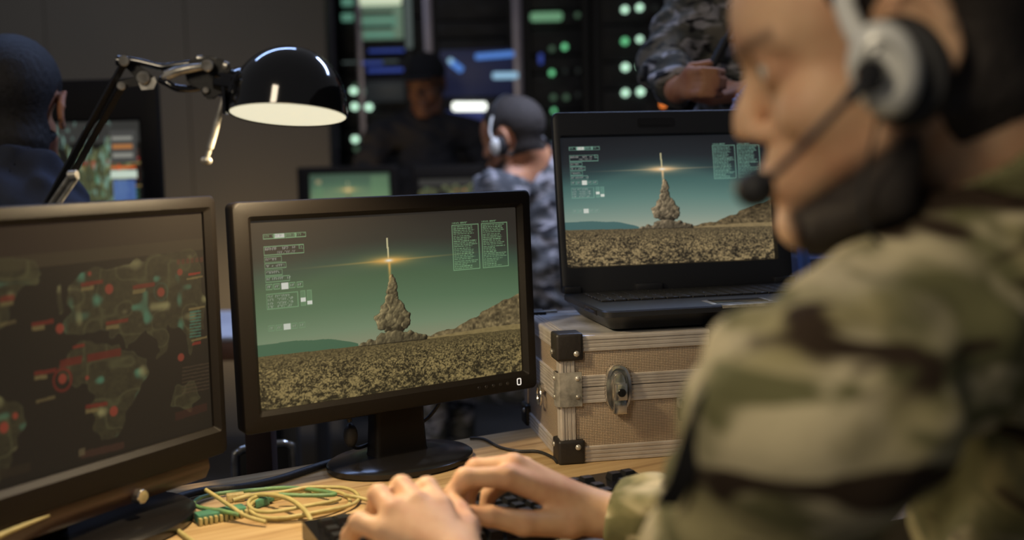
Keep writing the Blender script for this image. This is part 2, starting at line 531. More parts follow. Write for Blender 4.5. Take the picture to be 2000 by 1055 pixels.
    for yy, al in ((.335, .75), (.553, .38)):
        for i, tx in enumerate(('2B', 'CA', '', 'UP', 'UP')):
            a = x0 + i * .0258
            if i == 2: p.rect(a, a + .024, yy, yy + .034, wh, .9 if al > .5 else .8)
            else: p.outline(a, a + .022, yy + .002, yy + .032, H, al); p.text(a + .006, yy + .012, tx, wh, al * .9, 5)
    p.outline(x0, x0 + .106, .388, .470, H, .7)
    for i, tx in enumerate(('SUB POSITION', 'LAT  38700.30', 'LON  90700.32', 'UTC  03073.08')):
        p.text(x0 + .006, .398 + i * .018, tx, wh, .5, 5)
    p.text(x0 + .086, .414, 'N', wh, .6, 5); p.text(x0 + .086, .432, 'W', wh, .6, 5)
    for a, ky in ((.114, .425), (.136, .443)):
        p.rect(x0 + a, x0 + a + .017, .386, .468, H, .35); p.outline(x0 + a, x0 + a + .017, .386, .468, H, .4)
        p.rect(x0 + a, x0 + a + .018, ky, ky + .020, wh, .9)
    # text boxes
    for bx, hd, sd in ((.728, 'LAUNCH REPORT', 3), (.850, 'LAUNCH REPORT', 8)):
        p.outline(bx, bx + .111, .086, .352, H, .8, 1.6)
        p.text(bx + .004, .072, hd, H, .8, 4)
        r2 = np.random.RandomState(sd)
        for i in range(24):
            y = .096 + i * .0105
            ln = bx + .006 + .06 + .035 * r2.rand() + .012 * math.sin(i * .8)
            x = bx + .006
            while x < ln:
                wl = .006 + .010 * r2.rand()
                p.rect(x, min(x + wl, ln), y, y + .0052, H, .62 + .2 * r2.rand())
                x += wl + .0025
    return p

def map_picture(w, h, k=1.0, full=True):
    p = Pic(w, h)
    u, v = p.u, p.v
    p.a[:] = (20, 19, 16)
    p.a[v < .115] = (44, 38, 30) if k < 2 else (50, 50, 48)
    lands = [
     [(.34,.22),(.38,.14),(.43,.13),(.47,.17),(.52,.16),(.60,.12),(.70,.10),(.80,.12),(.86,.16),(.88,.24),(.86,.33),(.83,.38),(.86,.44),(.83,.48),(.79,.46),(.77,.52),(.74,.48),(.71,.46),(.69,.56),(.66,.50),(.63,.47),(.59,.50),(.60,.55),(.56,.52),(.53,.46),(.49,.45),(.45,.47),(.41,.44),(.36,.46),(.34,.42),(.37,.38),(.36,.33),(.33,.30)],
     [(.36,.50),(.44,.49),(.52,.52),(.57,.58),(.60,.61),(.57,.67),(.55,.75),(.51,.84),(.48,.90),(.46,.84),(.45,.76),(.43,.67),(.36,.65),(.32,.60),(.33,.54)],
     [(.00,.62),(.06,.60),(.14,.64),(.20,.70),(.17,.80),(.11,.86),(.08,.95),(.05,.90),(.03,.76),(.0,.70)],
     [(.0,.22),(.08,.15),(.18,.18),(.22,.24),(.15,.32),(.10,.42),(.04,.48),(.0,.46)],
     [(.27,.14),(.31,.12),(.32,.17),(.28,.21)],
     [(.86,.68),(.92,.66),(.96,.72),(.93,.79),(.87,.77)]]
    land = np.zeros((h, w), bool)
    wob = (p.noise(h / 22, 7) - .5) * .05; wob2 = (p.noise(h / 30, 8) - .5) * .05
    u0, v0 = p.u.copy(), p.v.copy()
    p.u = u0 + wob; p.v = v0 + wob2
    for L in lands: land |= p.poly(L)
    p.u, p.v = u0, v0
    lf = land.astype(float)
    n = p.noise(h / 40, 3) * .5 + p.noise(h / 90, 4) * .5
    p.blend(lf * (.35 + .5 * n), np.array((62, 66, 44)) * (1 if k < 2 else 1.6))
    s1 = blur(lf, max(2, h // 90)); edge = np.clip(1 - abs(s1 - .5) * 2.6, 0, 1)
    brk = np.clip((p.noise(h / 9, 21) - .30) * 2.2, 0, 1)
    p.blend(edge * brk * .75, np.array((112, 122, 84)) * min(k, 1.5))
    bord = np.clip(1 - abs(p.noise(h / 11, 31) - .5) * 16, 0, 1) * lf * np.clip(1.4 - v * 2.0, 0, 1)
    p.blend(bord * .55, np.array((105, 110, 72)) * min(k, 1.5))
    p.blend(np.clip((p.noise(h / 16, 41) - .78) * 6, 0, 1) * lf * (v < .6), (70, 125, 100))
    red = np.array((140, 45, 34)); cream = (130, 112, 66)
    for x, y in ((.485, .205), (.345, .37), (.195, .37), (.02, .28), (.405, .535), (.74, .20), (.49, .74), (.39, .58)):
        p.rect(x - .09, x - .005, y, y + .022, red * .85, .75)
        p.rect(x - .09, x - .045, y + .028, y + .05, cream, .7)
    p.rect(.33, .42, .54, .585, (96, 34, 28), .9); p.rect(.43, .55, .535, .58, (96, 34, 28), .9)
    p.rect(.38, .52, .945, .965, (70, 48, 36), .8); p.rect(.375, .395, .94, .97, (110, 100, 70), .6)
    asp = w / h
    def disc(x, y, r, col, a=1., r0=0.):
        d = np.sqrt(((u - x) * asp) ** 2 + (v - y) ** 2)
        m = np.clip((r - d) / .004, 0, 1) * np.clip((d - r0) / .004, 0, 1) if r0 else np.clip((r - d) / .006, 0, 1)
        p.blend(m * a, col)
    for x, y in ((.525, .225), (.385, .39), (.775, .245), (.50, .76), (.86, .56), (.87, .135), (.37, .655)): disc(x, y, .026, (165, 66, 46), .9); disc(x, y, .010, (190, 110, 70), .8)
    disc(.37, .655, .062, (135, 44, 34), .85, .042); disc(.775, .245, .052, (62, 120, 104), .8, .045)
    for i, yy in enumerate(np.linspace(.15, .30, 8)): p.rect(.90, .98, yy, yy + .008, (110, 56, 40), .5 if i != 1 else .9)
    p.rect(.90, .98, .19, .205, (150, 44, 34), .9); p.rect(.89, .985, .215, .225, (130, 110, 66), .9)
    p.rect(.90, .985, .335, .345, (130, 110, 66), .9)
    for i in range(9): p.rect(.90, .96, .36 + i * .022, .37 + i * .022, (70, 125, 100), .75)
    p.rect(.90, .985, .565, .575, (130, 110, 66), .8); p.rect(.90, .95, .585, .60, (150, 44, 34), .8)
    for i in range(8): p.rect(.86, .97, .66 + i * .02, .664 + i * .02, (92, 72, 52), .6)
    p.rect(.83, .97, .84, .885, (84, 40, 32), .6)
    return p


def world_map_screen(w, h, uvf):
    """dim world map; uvf turns a point of the seen picture into the screen's own u, v"""
    p = Pic(w, h); u, v = p.u, p.v
    p.a[:] = (30, 27, 23)
    p.blend((v < uvf(200, 485)[1]).astype(float), (44, 34, 28)); p.blend(((v > uvf(200, 485)[1]) & (v < uvf(200, 510)[1])).astype(float), (54, 46, 34))
    def Q(pts): return p.poly([uvf(*q) for q in pts])
    lands = [[(137,575),(137,559),(156,534),(171,525),(190,521),(208,530),(219,528),(242,517),(270,511),(296,500),(330,492),(380,490),(398,520),(400,600),(396,640),(380,650),(372,690),(360,650),(345,640),(335,636),(322,690),(312,705),(300,660),(288,640),(275,650),(268,668),(250,678),(236,660),(215,648),(195,640),(175,650),(150,655),(128,652),(118,640),(130,620),(140,610),(132,596)],
        [(105,560),(115,555),(122,600),(110,612),(103,590)],
        [(130,690),(170,668),(220,672),(262,690),(290,700),(284,735),(270,770),(258,800),(240,830),(215,855),(198,858),(186,830),(183,790),(172,755),(140,752),(118,735),(118,710)],
        [(-60,770),(20,780),(50,800),(45,850),(20,900),(-10,940),(-60,930)], [(-80,520),(20,500),(60,510),(80,530),(30,580),(0,640),(-80,650)], [(338,760),(380,745),(395,775),(370,800),(335,795)],
        [(55,535),(70,528),(72,548),(58,552)]]
    wob = (p.noise(h / 22, 7) - .5) * .03; wob2 = (p.noise(h / 30, 8) - .5) * .03
    u0, v0 = p.u.copy(), p.v.copy(); p.u = u0 + wob; p.v = v0 + wob2
    land = np.zeros((h, w), bool)
    for L in lands: land |= Q(L)
    p.u, p.v = u0, v0
    lf = land.astype(float); n = p.noise(h / 40, 3) * .5 + p.noise(h / 90, 4) * .5
    p.blend(lf * (.35 + .6 * n), (62, 58, 38))
    s1 = blur(lf, 3); edge = np.clip(1 - abs(s1 - .5) * 2.6, 0, 1); brk = np.clip((p.noise(h / 12, 21) - .25) * 2.0, 0, 1)
    p.blend(edge * brk * .5, (96, 98, 64))
    bord = np.clip(1 - abs(p.noise(h / 13, 31) - .5) * 14, 0, 1) * lf
    p.blend(bord * .40, (100, 98, 62))
    p.blend(np.clip((p.noise(h / 18, 41) - .74) * 5, 0, 1) * lf * .8, (74, 124, 96))
    p.blend(np.clip((p.noise(h / 15, 43) - .80) * 5, 0, 1) * lf * .8, (150, 140, 92))
    def R(x0, y0, x1, y1, t, col, al=.85): p.blend(Q([(x0, y0), (x1, y1), (x1, y1 + t), (x0, y0 + t)]) * al, col)
    red = (118, 38, 30); cream = (120, 102, 62)
    for x, y in ((213, 565), (117, 642), (314, 570), (222, 803), (122, 738), (262, 640)):
        R(x - 55, y - 12, x - 12, y - 19, 8, red, .7); R(x - 55, y - 3, x - 30, y - 7, 8, cream, .75)
    R(0, 580, 28, 575, 12, red, .6); R(0, 592, 26, 588, 8, cream, .6); R(0, 632, 32, 624, 7, cream, .5)
    R(117, 704, 160, 694, 15, (92, 32, 26)); R(170, 692, 236, 680, 15, (92, 32, 26)); R(70, 782, 108, 772, 6, cream, .6); R(142, 676, 165, 671, 6, red, .8)
    R(158, 882, 242, 862, 14, (62, 40, 32), .8); R(154, 878, 166, 874, 14, (92, 80, 56), .8); R(0, 918, 60, 902, 18, (40, 34, 26), .9)
    for k_ in range(6): R(345 + k_ * 9, 508 - k_, 351 + k_ * 9, 507 - k_, 10, (96, 42, 34), .6)
    R(367, 535, 391, 531, 4, (150, 42, 34)); R(364, 544, 396, 538, 4, cream); R(368, 603, 400, 597, 4, cream)
    for k_ in range(9): R(370, 609 + k_ * 6, 392, 606 + k_ * 6, 3.0, (66, 112, 92), .8)
    R(373, 664, 404, 656, 4, cream); R(375, 670, 392, 666, 5, (130, 40, 32))
    for k_ in range(8): R(355, 718 + k_ * 7, 408, 708 + k_ * 7, 2.5, (78, 62, 46), .6)
    R(342, 806, 404, 786, 16, (70, 34, 28), .5)
    def disc(x, y, r, col, al=1., r0=0.):
        cu, cv = uvf(x, y); ku = abs(uvf(x + r, y)[0] - cu); kv = abs(uvf(x, y + r * 1.25)[1] - cv)
        dd = np.sqrt(((u - cu) / ku) ** 2 + ((v - cv) / kv) ** 2)
        m = np.clip((1 - dd) * 5, 0, 1) * (np.clip((dd - r0) * 8, 0, 1) if r0 else 1)
        p.blend(m * al, col)
    for x, y, r in ((213, 565, 9), (117, 642, 9), (314, 571, 8), (351, 532, 6), (353, 698, 7), (222, 803, 9), (122, 740, 9), (8, 835, 10), (30, 812, 6), (175, 535, 4), (170, 738, 4)): disc(x, y, r, (134, 56, 42), .9)
    disc(122, 742, 21, (112, 34, 28), .9, .66); disc(314, 570, 15, (54, 96, 84), .85, .80)
    return p

def data_picture(w, h):
    p = map_picture(w, h, 2.4)
    u, v = p.u, p.v
    p.a *= 1.0
    n = p.noise(5, 50) * p.noise(9, 51)
    p.blend(np.clip((n - .3) * 4, 0, 1) * (u < .72) * .7, (120, 160, 148))
    asp = w / h
    d = np.sqrt(((u - .30) * asp) ** 2 + (v - .36) ** 2)
    p.blend(np.clip((.10 - d) / .01, 0, 1) * np.clip((d - .07) / .01, 0, 1), (150, 175, 165)); p.blend(np.clip((.06 - d) / .02, 0, 1), (225, 160, 80))
    p.rect(.70, .96, .05, .22, (66, 66, 64)); 
    for i in range(3): p.rect(.72, .92, .08 + i * .045, .10 + i * .045, (190, 120, 60) if i == 1 else (150, 150, 140), .8)
    p.rect(.70, .94, .235, .25, (200, 100, 50)); p.rect(.69, .95, .26, .30, (190, 205, 190))
    p.rect(.71, .93, .31, .50, (80, 110, 175), .8)
    p.rect(.70, .96, .51, .55, (180, 200, 190)); p.rect(.70, .87, .55, .78, (165, 185, 165)); 
    for i in range(11): p.rect(.71, .86, .565 + i * .02, .572 + i * .02, (95, 115, 100), .8)
    p.rect(.70, .97, .77, .81, (180, 200, 190)); p.rect(.72, .93, .83, .95, (190, 100, 60), .6)
    p.rect(.50, .67, .57, .62, (130, 160, 145), .8)
    p.blend(np.clip((p.noise(6, 77) - .6) * 5, 0, 1) * (v > .82), (190, 130, 80))
    return p

def screen_material(name, strength=1.0, rough=0.35, spec=0.25):
    m = bpy.data.materials.new(name); m.use_nodes = True
    nt = m.node_tree; b = nt.nodes['Principled BSDF']
    b.inputs['Base Color'].default_value = (0.012, 0.011, 0.010, 1); b.inputs['Roughness'].default_value = rough
    b.inputs['Specular IOR Level'].default_value = spec
    a = nt.nodes.new('ShaderNodeAttribute'); a.attribute_name = 'display'
    nt.links.new(a.outputs['Color'], b.inputs['Emission Color']); b.inputs['Emission Strength'].default_value = strength
    return m

def screen_mesh(name, pic, x0, x1, z0, z1, y, m, parent):
    w, h = pic.w, pic.h
    X = np.linspace(x0, x1, w); Z = np.linspace(z1, z0, h)
    co = np.zeros((h, w, 3), np.float32); co[..., 0] = X[None]; co[..., 1] = y; co[..., 2] = Z[:, None]
    i = np.arange(h - 1)[:, None] * w + np.arange(w - 1)[None]
    F = np.stack([i + w, i + w + 1, i + 1, i], -1).reshape(-1)
    nf = (w - 1) * (h - 1)
    me = bpy.data.meshes.new(name)
    me.vertices.add(w * h); me.vertices.foreach_set('co', co.ravel())
    me.loops.add(nf * 4); me.loops.foreach_set('vertex_index', F.astype(np.int32))
    me.polygons.add(nf); me.polygons.foreach_set('loop_start', np.arange(0, nf * 4, 4, dtype=np.int32))
    me.polygons.foreach_set('loop_total', np.full(nf, 4, dtype=np.int32))
    me.update(calc_edges=True)
    ca = me.color_attributes.new('display', 'FLOAT_COLOR', 'POINT')
    c = np.ones((h * w, 4), np.float32); c[:, :3] = lin_np(np.clip(pic.a, 0, 255)).reshape(-1, 3)
    ca.data.foreach_set('color', c.ravel())
    me.materials.append(m)
    o = bpy.data.objects.new(name, me); COL.objects.link(o); o.parent = parent
    return o
# ---------------------------------------------------------------- materials
M_black = mat('black_plastic', (22, 19, 17), .5, bump=(900, .15), spec=.18)
M_gloss = mat('glossy_black_plastic', (22, 21, 22), .22, bump=(60, .02))
M_laptop = mat('laptop_black', (28, 30, 36), .38, bump=(1200, .2))
M_chrome = mat('chrome', (222, 220, 214), .13, .92, vary=(40, (170, 168, 165)))
M_steel = mat('brushed_steel', (200, 197, 190), .30, .55, vary=(60, (130, 128, 122)))
M_rubber = mat('black_rubber', (30, 30, 32), .6, bump=(300, .3))
M_alu = mat('ridged_aluminium', (205, 200, 196), .38, .45, vary=(25, (185, 178, 172)))
M_sheet = mat('aluminium_sheet', (175, 175, 178), .5, .4, vary=(18, (128, 126, 122)))
M_cap = mat('black_corner_cap', (34, 31, 30), .45, bump=(150, .3))
M_arm = mat('lamp_arm_black', (18, 18, 20), .38, bump=(200, .05), spec=.3)
M_lamp = mat('lamp_black_enamel', (16, 16, 18), .10, coat=0.6, bump=(8, .01))
M_cream = mat('cream_cable', (178, 165, 112), .5, vary=(90, (160, 150, 98)))
M_green = mat('green_cable', (88, 120, 88), .5, vary=(90, (110, 150, 95)))
M_teal = mat('teal_plastic', (80, 135, 105), .45, vary=(120, (60, 105, 100)))
M_wall = mat('grey_wall_paint', (88, 84, 76), .8, bump=(200, .2), vary=(1.2, (82, 80, 74)))
M_dark = mat('dark_wall_paint', (50, 52, 60), .85, bump=(150, .2))
M_floor = mat('dark_floor', (62, 60, 58), .6, vary=(3, (50, 50, 50)))
M_rack = mat('rack_black_steel', (32, 33, 36), .5, .2, bump=(300, .1))
M_unit = mat('server_faceplate', (40, 42, 46), .5, .3, vary=(12, (28, 29, 32)))
M_post = mat('rack_post_aluminium', (170, 165, 178), .35, .7, vary=(6, (150, 146, 160)))
M_blue = mat('cabinet_blue_grey', (122, 128, 146), .55, .2, vary=(9, (96, 108, 150)))
M_woodside = mat('desk_edge_wood', (122, 88, 66), .6, vary=(14, (104, 72, 54)))
M_key = mat('black_keycap', (26, 26, 28), .35, bump=(700, .2))
M_whitemark = mat('lit_white_mark', (225, 225, 225), .5, emit=(225, 225, 225), strength=0.75)
M_papr = mat('white_paper', (190, 195, 205), .8, vary=(7, (175, 180, 195)))

def wood_material(name, ang):
    m = bpy.data.materials.new(name); m.use_nodes = True
    nt = m.node_tree; b = nt.nodes['Principled BSDF']; b.inputs['Roughness'].default_value = .42
    tc = nt.nodes.new('ShaderNodeTexCoord')
    mp = nt.nodes.new('ShaderNodeMapping'); mp.inputs['Scale'].default_value = (1.2, 22, 6)
    n = nt.nodes.new('ShaderNodeTexNoise'); n.inputs['Scale'].default_value = 3.2; n.inputs['Detail'].default_value = 8; n.inputs['Distortion'].default_value = .4
    cr = nt.nodes.new('ShaderNodeValToRGB'); e = cr.color_ramp.elements
    e[0].position = .28; e[0].color = lin((132, 104, 70)); e[1].position = .72; e[1].color = lin((188, 164, 124))
    x = cr.color_ramp.elements.new(.45); x.color = lin((170, 142, 102))
    nt.links.new(tc.outputs['Object'], mp.inputs[0]); nt.links.new(mp.outputs[0], n.inputs['Vector'])
    nt.links.new(n.outputs[0], cr.inputs[0]); nt.links.new(cr.outputs[0], b.inputs['Base Color'])
    bp = nt.nodes.new('ShaderNodeBump'); bp.inputs['Strength'].default_value = .15; bp.inputs['Distance'].default_value = .001
    nt.links.new(n.outputs[0], bp.inputs['Height']); nt.links.new(bp.outputs[0], b.inputs['Normal'])
    return m
M_wood = wood_material('desk_wood', 0)

def weave_material(name):
    m = bpy.data.materials.new(name); m.use_nodes = True
    nt = m.node_tree; b = nt.nodes['Principled BSDF']
    b.inputs['Roughness'].default_value = .42; b.inputs['Metallic'].default_value = .3
    tc = nt.nodes.new('ShaderNodeTexCoord'); sx = nt.nodes.new('ShaderNodeSeparateXYZ'); nt.links.new(tc.outputs['Object'], sx.inputs[0])
    def m_(op, a, b_=None, v=None):
        n = nt.nodes.new('ShaderNodeMath'); n.operation = op
        nt.links.new(a, n.inputs[0])
        if b_ is not None: nt.links.new(b_, n.inputs[1])
        elif v is not None: n.inputs[1].default_value = v
        return n.outputs[0]
    xy = m_('ADD', sx.outputs[0], sx.outputs[1])
    p1 = m_('MULTIPLY', m_('ADD', xy, sx.outputs[2]), v=1350.0); p2 = m_('MULTIPLY', m_('SUBTRACT', xy, sx.outputs[2]), v=1350.0)
    pr = m_('MULTIPLY', m_('SINE', p1), m_('SINE', p2))
    cr = nt.nodes.new('ShaderNodeValToRGB'); cr.color_ramp.elements[0].position = .0; cr.color_ramp.elements[0].color = lin((120, 108, 94))
    cr.color_ramp.elements[1].position = .35; cr.color_ramp.elements[1].color = lin((222, 202, 178))
    nt.links.new(pr, cr.inputs[0]); nt.links.new(cr.outputs[0], b.inputs['Base Color'])
    bp = nt.nodes.new('ShaderNodeBump'); bp.inputs['Strength'].default_value = .4; bp.inputs['Distance'].default_value = .0006
    nt.links.new(pr, bp.inputs['Height']); nt.links.new(bp.outputs[0], b.inputs['Normal'])
    return m
M_weave = weave_material('woven_aluminium_panel')

# ---------------------------------------------------------------- room
def slab(name, x0, x1, y0, y1, z0, z1, m):
    bm = NB(); box(bm, x0, x1, y0, y1, z0, z1)
    return structure(link_bm(name, bm, m, smooth=False))
slab('floor', -4.5, 4.5, -2.0, 7.0, -0.1, 0.0, M_floor)
slab('wall_back', -4.5, 4.5, 6.6, 6.8, 0.0, 3.4, M_dark)
slab('wall_right', 4.3, 4.5, -2.0, 6.6, 0.0, 3.4, M_dark)
YW = 4.9
xw = P(641, 200, YW).x
bm = NB(); x = xw
while x > -4.3:
    box(bm, x - .597, x, YW, YW + .12, 0.0, 3.4, .002); x -= .6
structure(link_bm('wall_left', bm, M_wall, smooth=False))

# ---------------------------------------------------------------- desk
TZ = 0.75
A_ = PZ(812, 872, TZ); B_ = PZ(1030, 836, TZ)
e_ = (B_ - A_); e_.z = 0; e_.normalize()
yaw = math.atan2(e_.y, e_.x)
Mdesk = Matrix.Translation((A_.x, A_.y, 0)) @ Matrix.Rotation(yaw, 4, 'Z')
desk = thing('desk', 'light wood desk carrying the monitors, metal case, cables and keyboard', 'desk', Mdesk)
bm = NB(); box(bm, -0.62, 0.86, -0.64, 0.0, TZ - .03, TZ, .003)
link_bm('desktop', bm, M_wood, desk)
for lx in (-.58, .82):
    for ly in (-.60, -.04):
        bm = NB(); box(bm, lx - .025, lx + .025, ly - .025, ly + .025, 0, TZ - .031, .003); link_bm('leg', bm, M_woodside, desk)

# ---------------------------------------------------------------- monitors
def housing(bm, w, h, bl, br, bb, bt, depth, rim=.0, lip=.006, r=.008, back=True):
    n = 4
    def L(x0, x1, z0, z1, rr, y): return [Vector((x, y, z)) for x, z in rrect(x0, x1, z0, z1, rr, n)]
    loops = []
    if back:
        loops.append(L(w * .2, w * .8, h * .2, h * .8, .01, depth + .02))
        loops.append(L(w * .12, w * .88, h * .12, h * .88, .012, depth + .012))
        loops.append(L(.012, w - .012, .012, h - .012, r, depth))
    loops.append(L(.001, w - .001, .001, h - .001, r, depth - .004))
    loops.append(L(0, w, 0, h, r, .004))
    loops.append(L(.0015, w - .0015, .0015, h - .0015, r, .001))
    loops.append(L(.004, w - .004, .004, h - .004, r, 0))
    loops.append(L(bl - lip, w - br + lip, bb - lip, h - bt + lip, .004, 0))
    loops.append(L(bl, w - br, bb, h - bt, .002, .007))
    loops.append(L(bl, w - br, bb, h - bt, .002, .012))
    loft(bm, loops, True, True)

def yaw_of(a, b): return math.atan2(b.y - a.y, b.x - a.x)

# --- middle monitor
BL = P(479, 853, 1.395); BR = PZ(1051, 757, BL.z)
yw = yaw_of(BL, BR); Wm = (BR - BL).length
Hm = 0.2955
Mm = Matrix.Translation((BL.x, BL.y, TZ)) @ Matrix.Rotation(yw, 4, 'Z')
mon = thing('computer_monitor', 'black widescreen monitor on an oval stand, showing a rocket launch in green tones', 'monitor', Mm)
zb = BL.z - TZ
Mt = Matrix.Translation((0, 0, zb)) @ Matrix.Rotation(math.radians(-1.6), 4, 'X')
bm = NB(); housing(bm, Wm, Hm, .026, .021, .027, .025, .03)
hs = link_bm('housing', bm, M_black, mon); hs.matrix_local = Mt
skyM = [(47, 43, 38), (50, 50, 44), (58, 76, 62), (72, 96, 70), (86, 112, 84), (112, 132, 104), (140, 138, 112)]
picM = rocket_picture(640, 408, skyM, (120, 160, 118), (140, 122, 78), (38, 34, 22), (215, 165, 85), (66, 98, 74), (150, 135, 96))
M_scrM = screen_material('monitor_display', .9, .25, .06)
so = screen_mesh('screen', picM, .026, Wm - .021, .027, Hm - .025, .0105, M_scrM, mon); so.matrix_local = Mt
bm = NB()
def icon(bm, cx, cz, w, h, t, y):
    o = [Vector((x, y, z)) for x, z in rrect(cx - w, cx + w, cz - h, cz + h, .0022, 4)]
    i = [Vector((x, y, z)) for x, z in rrect(cx - w + t, cx + w - t, cz - h + t, cz + h - t, .0014, 4)]
    o2 = [p + Vector((0, .001, 0)) for p in o]; i2 = [p + Vector((0, .001, 0)) for p in i]
    loft(bm, [i2, i, o, o2], False, False)
icon(bm, Wm - .0345, .0135, .0037, .0052, .0012, -.0006)
pl = link_bm('power_light', bm, M_whitemark, mon); pl['label'] = 'lit white rounded square power mark'; pl.matrix_local = Mt
for i in range(5):
    bm = NB(); x = Wm - .055 - i * .0125; cyl(bm, (x, .001, .0135), (x, -.0008, .0135), .0028, n=14, bev=.0004)
    b_ = link_bm('button', bm, M_gloss, mon); b_.matrix_local = Mt
# stand
cx = Wm * .5 + .012
bm = NB(); loft(bm, [[Vector((cx + x, .045 + y, z)) for x, y in rrect(-w_, w_, -d_, d_, .008, 3)] for w_, d_, z in ((.045, .018, .012), (.042, .017, .02), (.040, .015, .06), (.040, .015, zb + .07))])
link_bm('stand_neck', bm, M_black, mon)
bm = NB()
def oval(a, b, z, n=48): return [Vector((cx + a * math.cos(2 * PI * i / n), .035 + b * math.sin(2 * PI * i / n), z)) for i in range(n)]
loft(bm, [oval(.106, .080, 0), oval(.109, .083, .003), oval(.109, .083, .009), oval(.104, .078, .0125), oval(.06, .045, .0165)])
link_bm('stand_base', bm, M_gloss, mon)
bm = NB(); tube(bm, [(cx - .11, .03, zb + .06), (cx - .085, .035, zb + .015), (cx - .078, .035, zb - .012)], .0035)
ball(bm, (cx - .077, .036, zb - .032), (.010, .010, .017))
tube(bm, [(cx - .076, .036, zb - .045), (cx - .06, .05, zb - .055), (cx - .03, .062, zb - .055)], .0028)
link_bm('power_plug', bm, M_rubber, mon)
bm = NB(); tube(bm, [(cx + .06, .03, zb + .05), (cx + .075, .04, zb + .005), (cx + .055, .05, zb - .03), (cx + .01, .06, zb - .05)], .0028)
link_bm('video_cable', bm, M_rubber, mon)

# --- left monitor (origin at its right front bottom corner)
BRl = P(447, 884, 1.40); BLl = PZ(0, 1033, BRl.z)
yl = yaw_of(BLl, BRl)
Wl = 0.50; Hl = (884 - 387) / FPX * 1.40 * 1.03
Ml = Matrix.Translation((BRl.x, BRl.y, TZ)) @ Matrix.Rotation(yl, 4, 'Z')
ml = thing('computer_monitor', 'large black monitor cropped by the left edge, showing a dim world map with red markers', 'monitor', Ml)
zl = BRl.z - TZ
MtL = Matrix.Translation((-Wl, 0, zl))
bm = NB(); housing(bm, Wl, Hl, .02, .016, .036, .020, .032)
o = link_bm('housing', bm, M_black, ml); o.matrix_local = MtL
M_scrL = screen_material('map_display', .68, .3, .04)
MscL = Ml @ MtL; IscL = MscL.inverted()
def uvL(px, py):
    d_ = IscL.to_3x3() @ raydir(px, py); o_ = IscL @ CAMO; q = o_ + d_ * ((.0105 - o_.y) / d_.y)
    return ((q.x - .02) / (Wl - .036), 1 - (q.z - .036) / (Hl - .056))
o = screen_mesh('screen', world_map_screen(560, 380, uvL), .02, Wl - .016, .036, Hl - .020, .0105, M_scrL, ml); o.matrix_local = MtL
bm = NB(); loft(bm, [[Vector((-Wl + .02 + (Wl - .04) * 1.0 * 0 + x, y, z)) for y, z in ((.006, zl + .002), (.004, zl - .012), (.012, zl - .026), (.040, zl - .022), (.040, zl + .004))] for x in (0, Wl - .05)])
M_brown = mat('dark_brown_plastic', (58, 40, 33), .35, bump=(300, .1))
link_bm('lower_lip', bm, M_brown, ml)
def onL(px, py, y):
    d_ = IscL.to_3x3() @ raydir(px, py); o_ = IscL @ CAMO
    return o_ + d_ * ((y - o_.y) / d_.y)
bm = NB(); tube(bm, [onL(-50, 1073, .0), onL(0, 1046, .0), onL(50, 1025, .001), onL(96, 1007, .004)], lambda t: .0042 - .0030 * t, 10)  # pale tapered tube stands in for the highlight on the lip edge
o = link_bm('lip_highlight', bm, M_cream, ml); o['label'] = 'pale strip standing in for a highlight along the lower lip'; o.matrix_local = MtL
bm = NB()
cyl(bm, (-.145, .010, zl - .017), (-.145, -.004, zl - .017), .0085, n=24, bev=.0012)
o = link_bm('power_button', bm, M_chrome, ml); o['label'] = 'round chrome button on the lower lip'
bm = NB(); box(bm, -Wl * .5 - .04, -Wl * .5 + .04, .045, .075, .01, zl + .1, .006); link_bm('stand_neck', bm, M_black, ml)
bm = NB()
lx = -.17
def ovl(a, b, z, n=48): return [Vector((-.165 + a * math.cos(2 * PI * i / n), .055 + b * math.sin(2 * PI * i / n), z)) for i in range(n)]
loft(bm, [ovl(.125, .092, 0), ovl(.128, .095, .004), ovl(.128, .095, .012), ovl(.120, .088, .017), ovl(.05, .04, .022)])
link_bm('stand_base', bm, M_gloss, ml)

# ---------------------------------------------------------------- metal case
CO = PZ(1096, 908, TZ); Dc = CO.y
Wc, Dp = .44, .272
Hc = P(1076, 659, Dc).z - TZ
Mc = Matrix.Translation((CO.x, CO.y, TZ)) @ Matrix.Rotation(math.radians(10.0), 4, 'Z')
case = thing('equipment_case', 'silver aluminium flight case with black corners under the open laptop', 'case', Mc)
splt = Hc * .60
def shell(z0, z1, name):
    bm = NB(); box(bm, .004, Wc - .004, .004, Dp - .004, z0, z1, .002); return link_bm(name, bm, M_weave, case)
shell(.004, splt - .001, 'lower_shell'); shell(splt + .001, Hc - .004, 'lid')
def strip(name, o, ax, up, nrm, L, w, t=.0022, m=M_alu, seg=None):
    """ridged extrusion: starts at o, runs L along ax, w wide along up, raised along nrm"""
    o = Vector(o); ax = Vector(ax); up = Vector(up); nrm = Vector(nrm)
    pr = [(0, 0)]
    k = 4
    for i in range(k):
        a = w * i / k; b = w * (i + 1) / k
        pr += [(a + (b - a) * .08, t * .55), (a + (b - a) * .22, t), (a + (b - a) * .78, t), (a + (b - a) * .92, t * .55)]
    pr += [(w, 0), (w, -.003), (0, -.003)]
    bm = NB()
    loft(bm, [[o + ax * s + up * p + nrm * q for p, q in pr] for s in (0, L)])
    return link_bm(name, bm, m, case, smooth=False)
sw = .023
X, Y, Z = (1, 0, 0), (0, 1, 0), (0, 0, 1)
f0 = .003
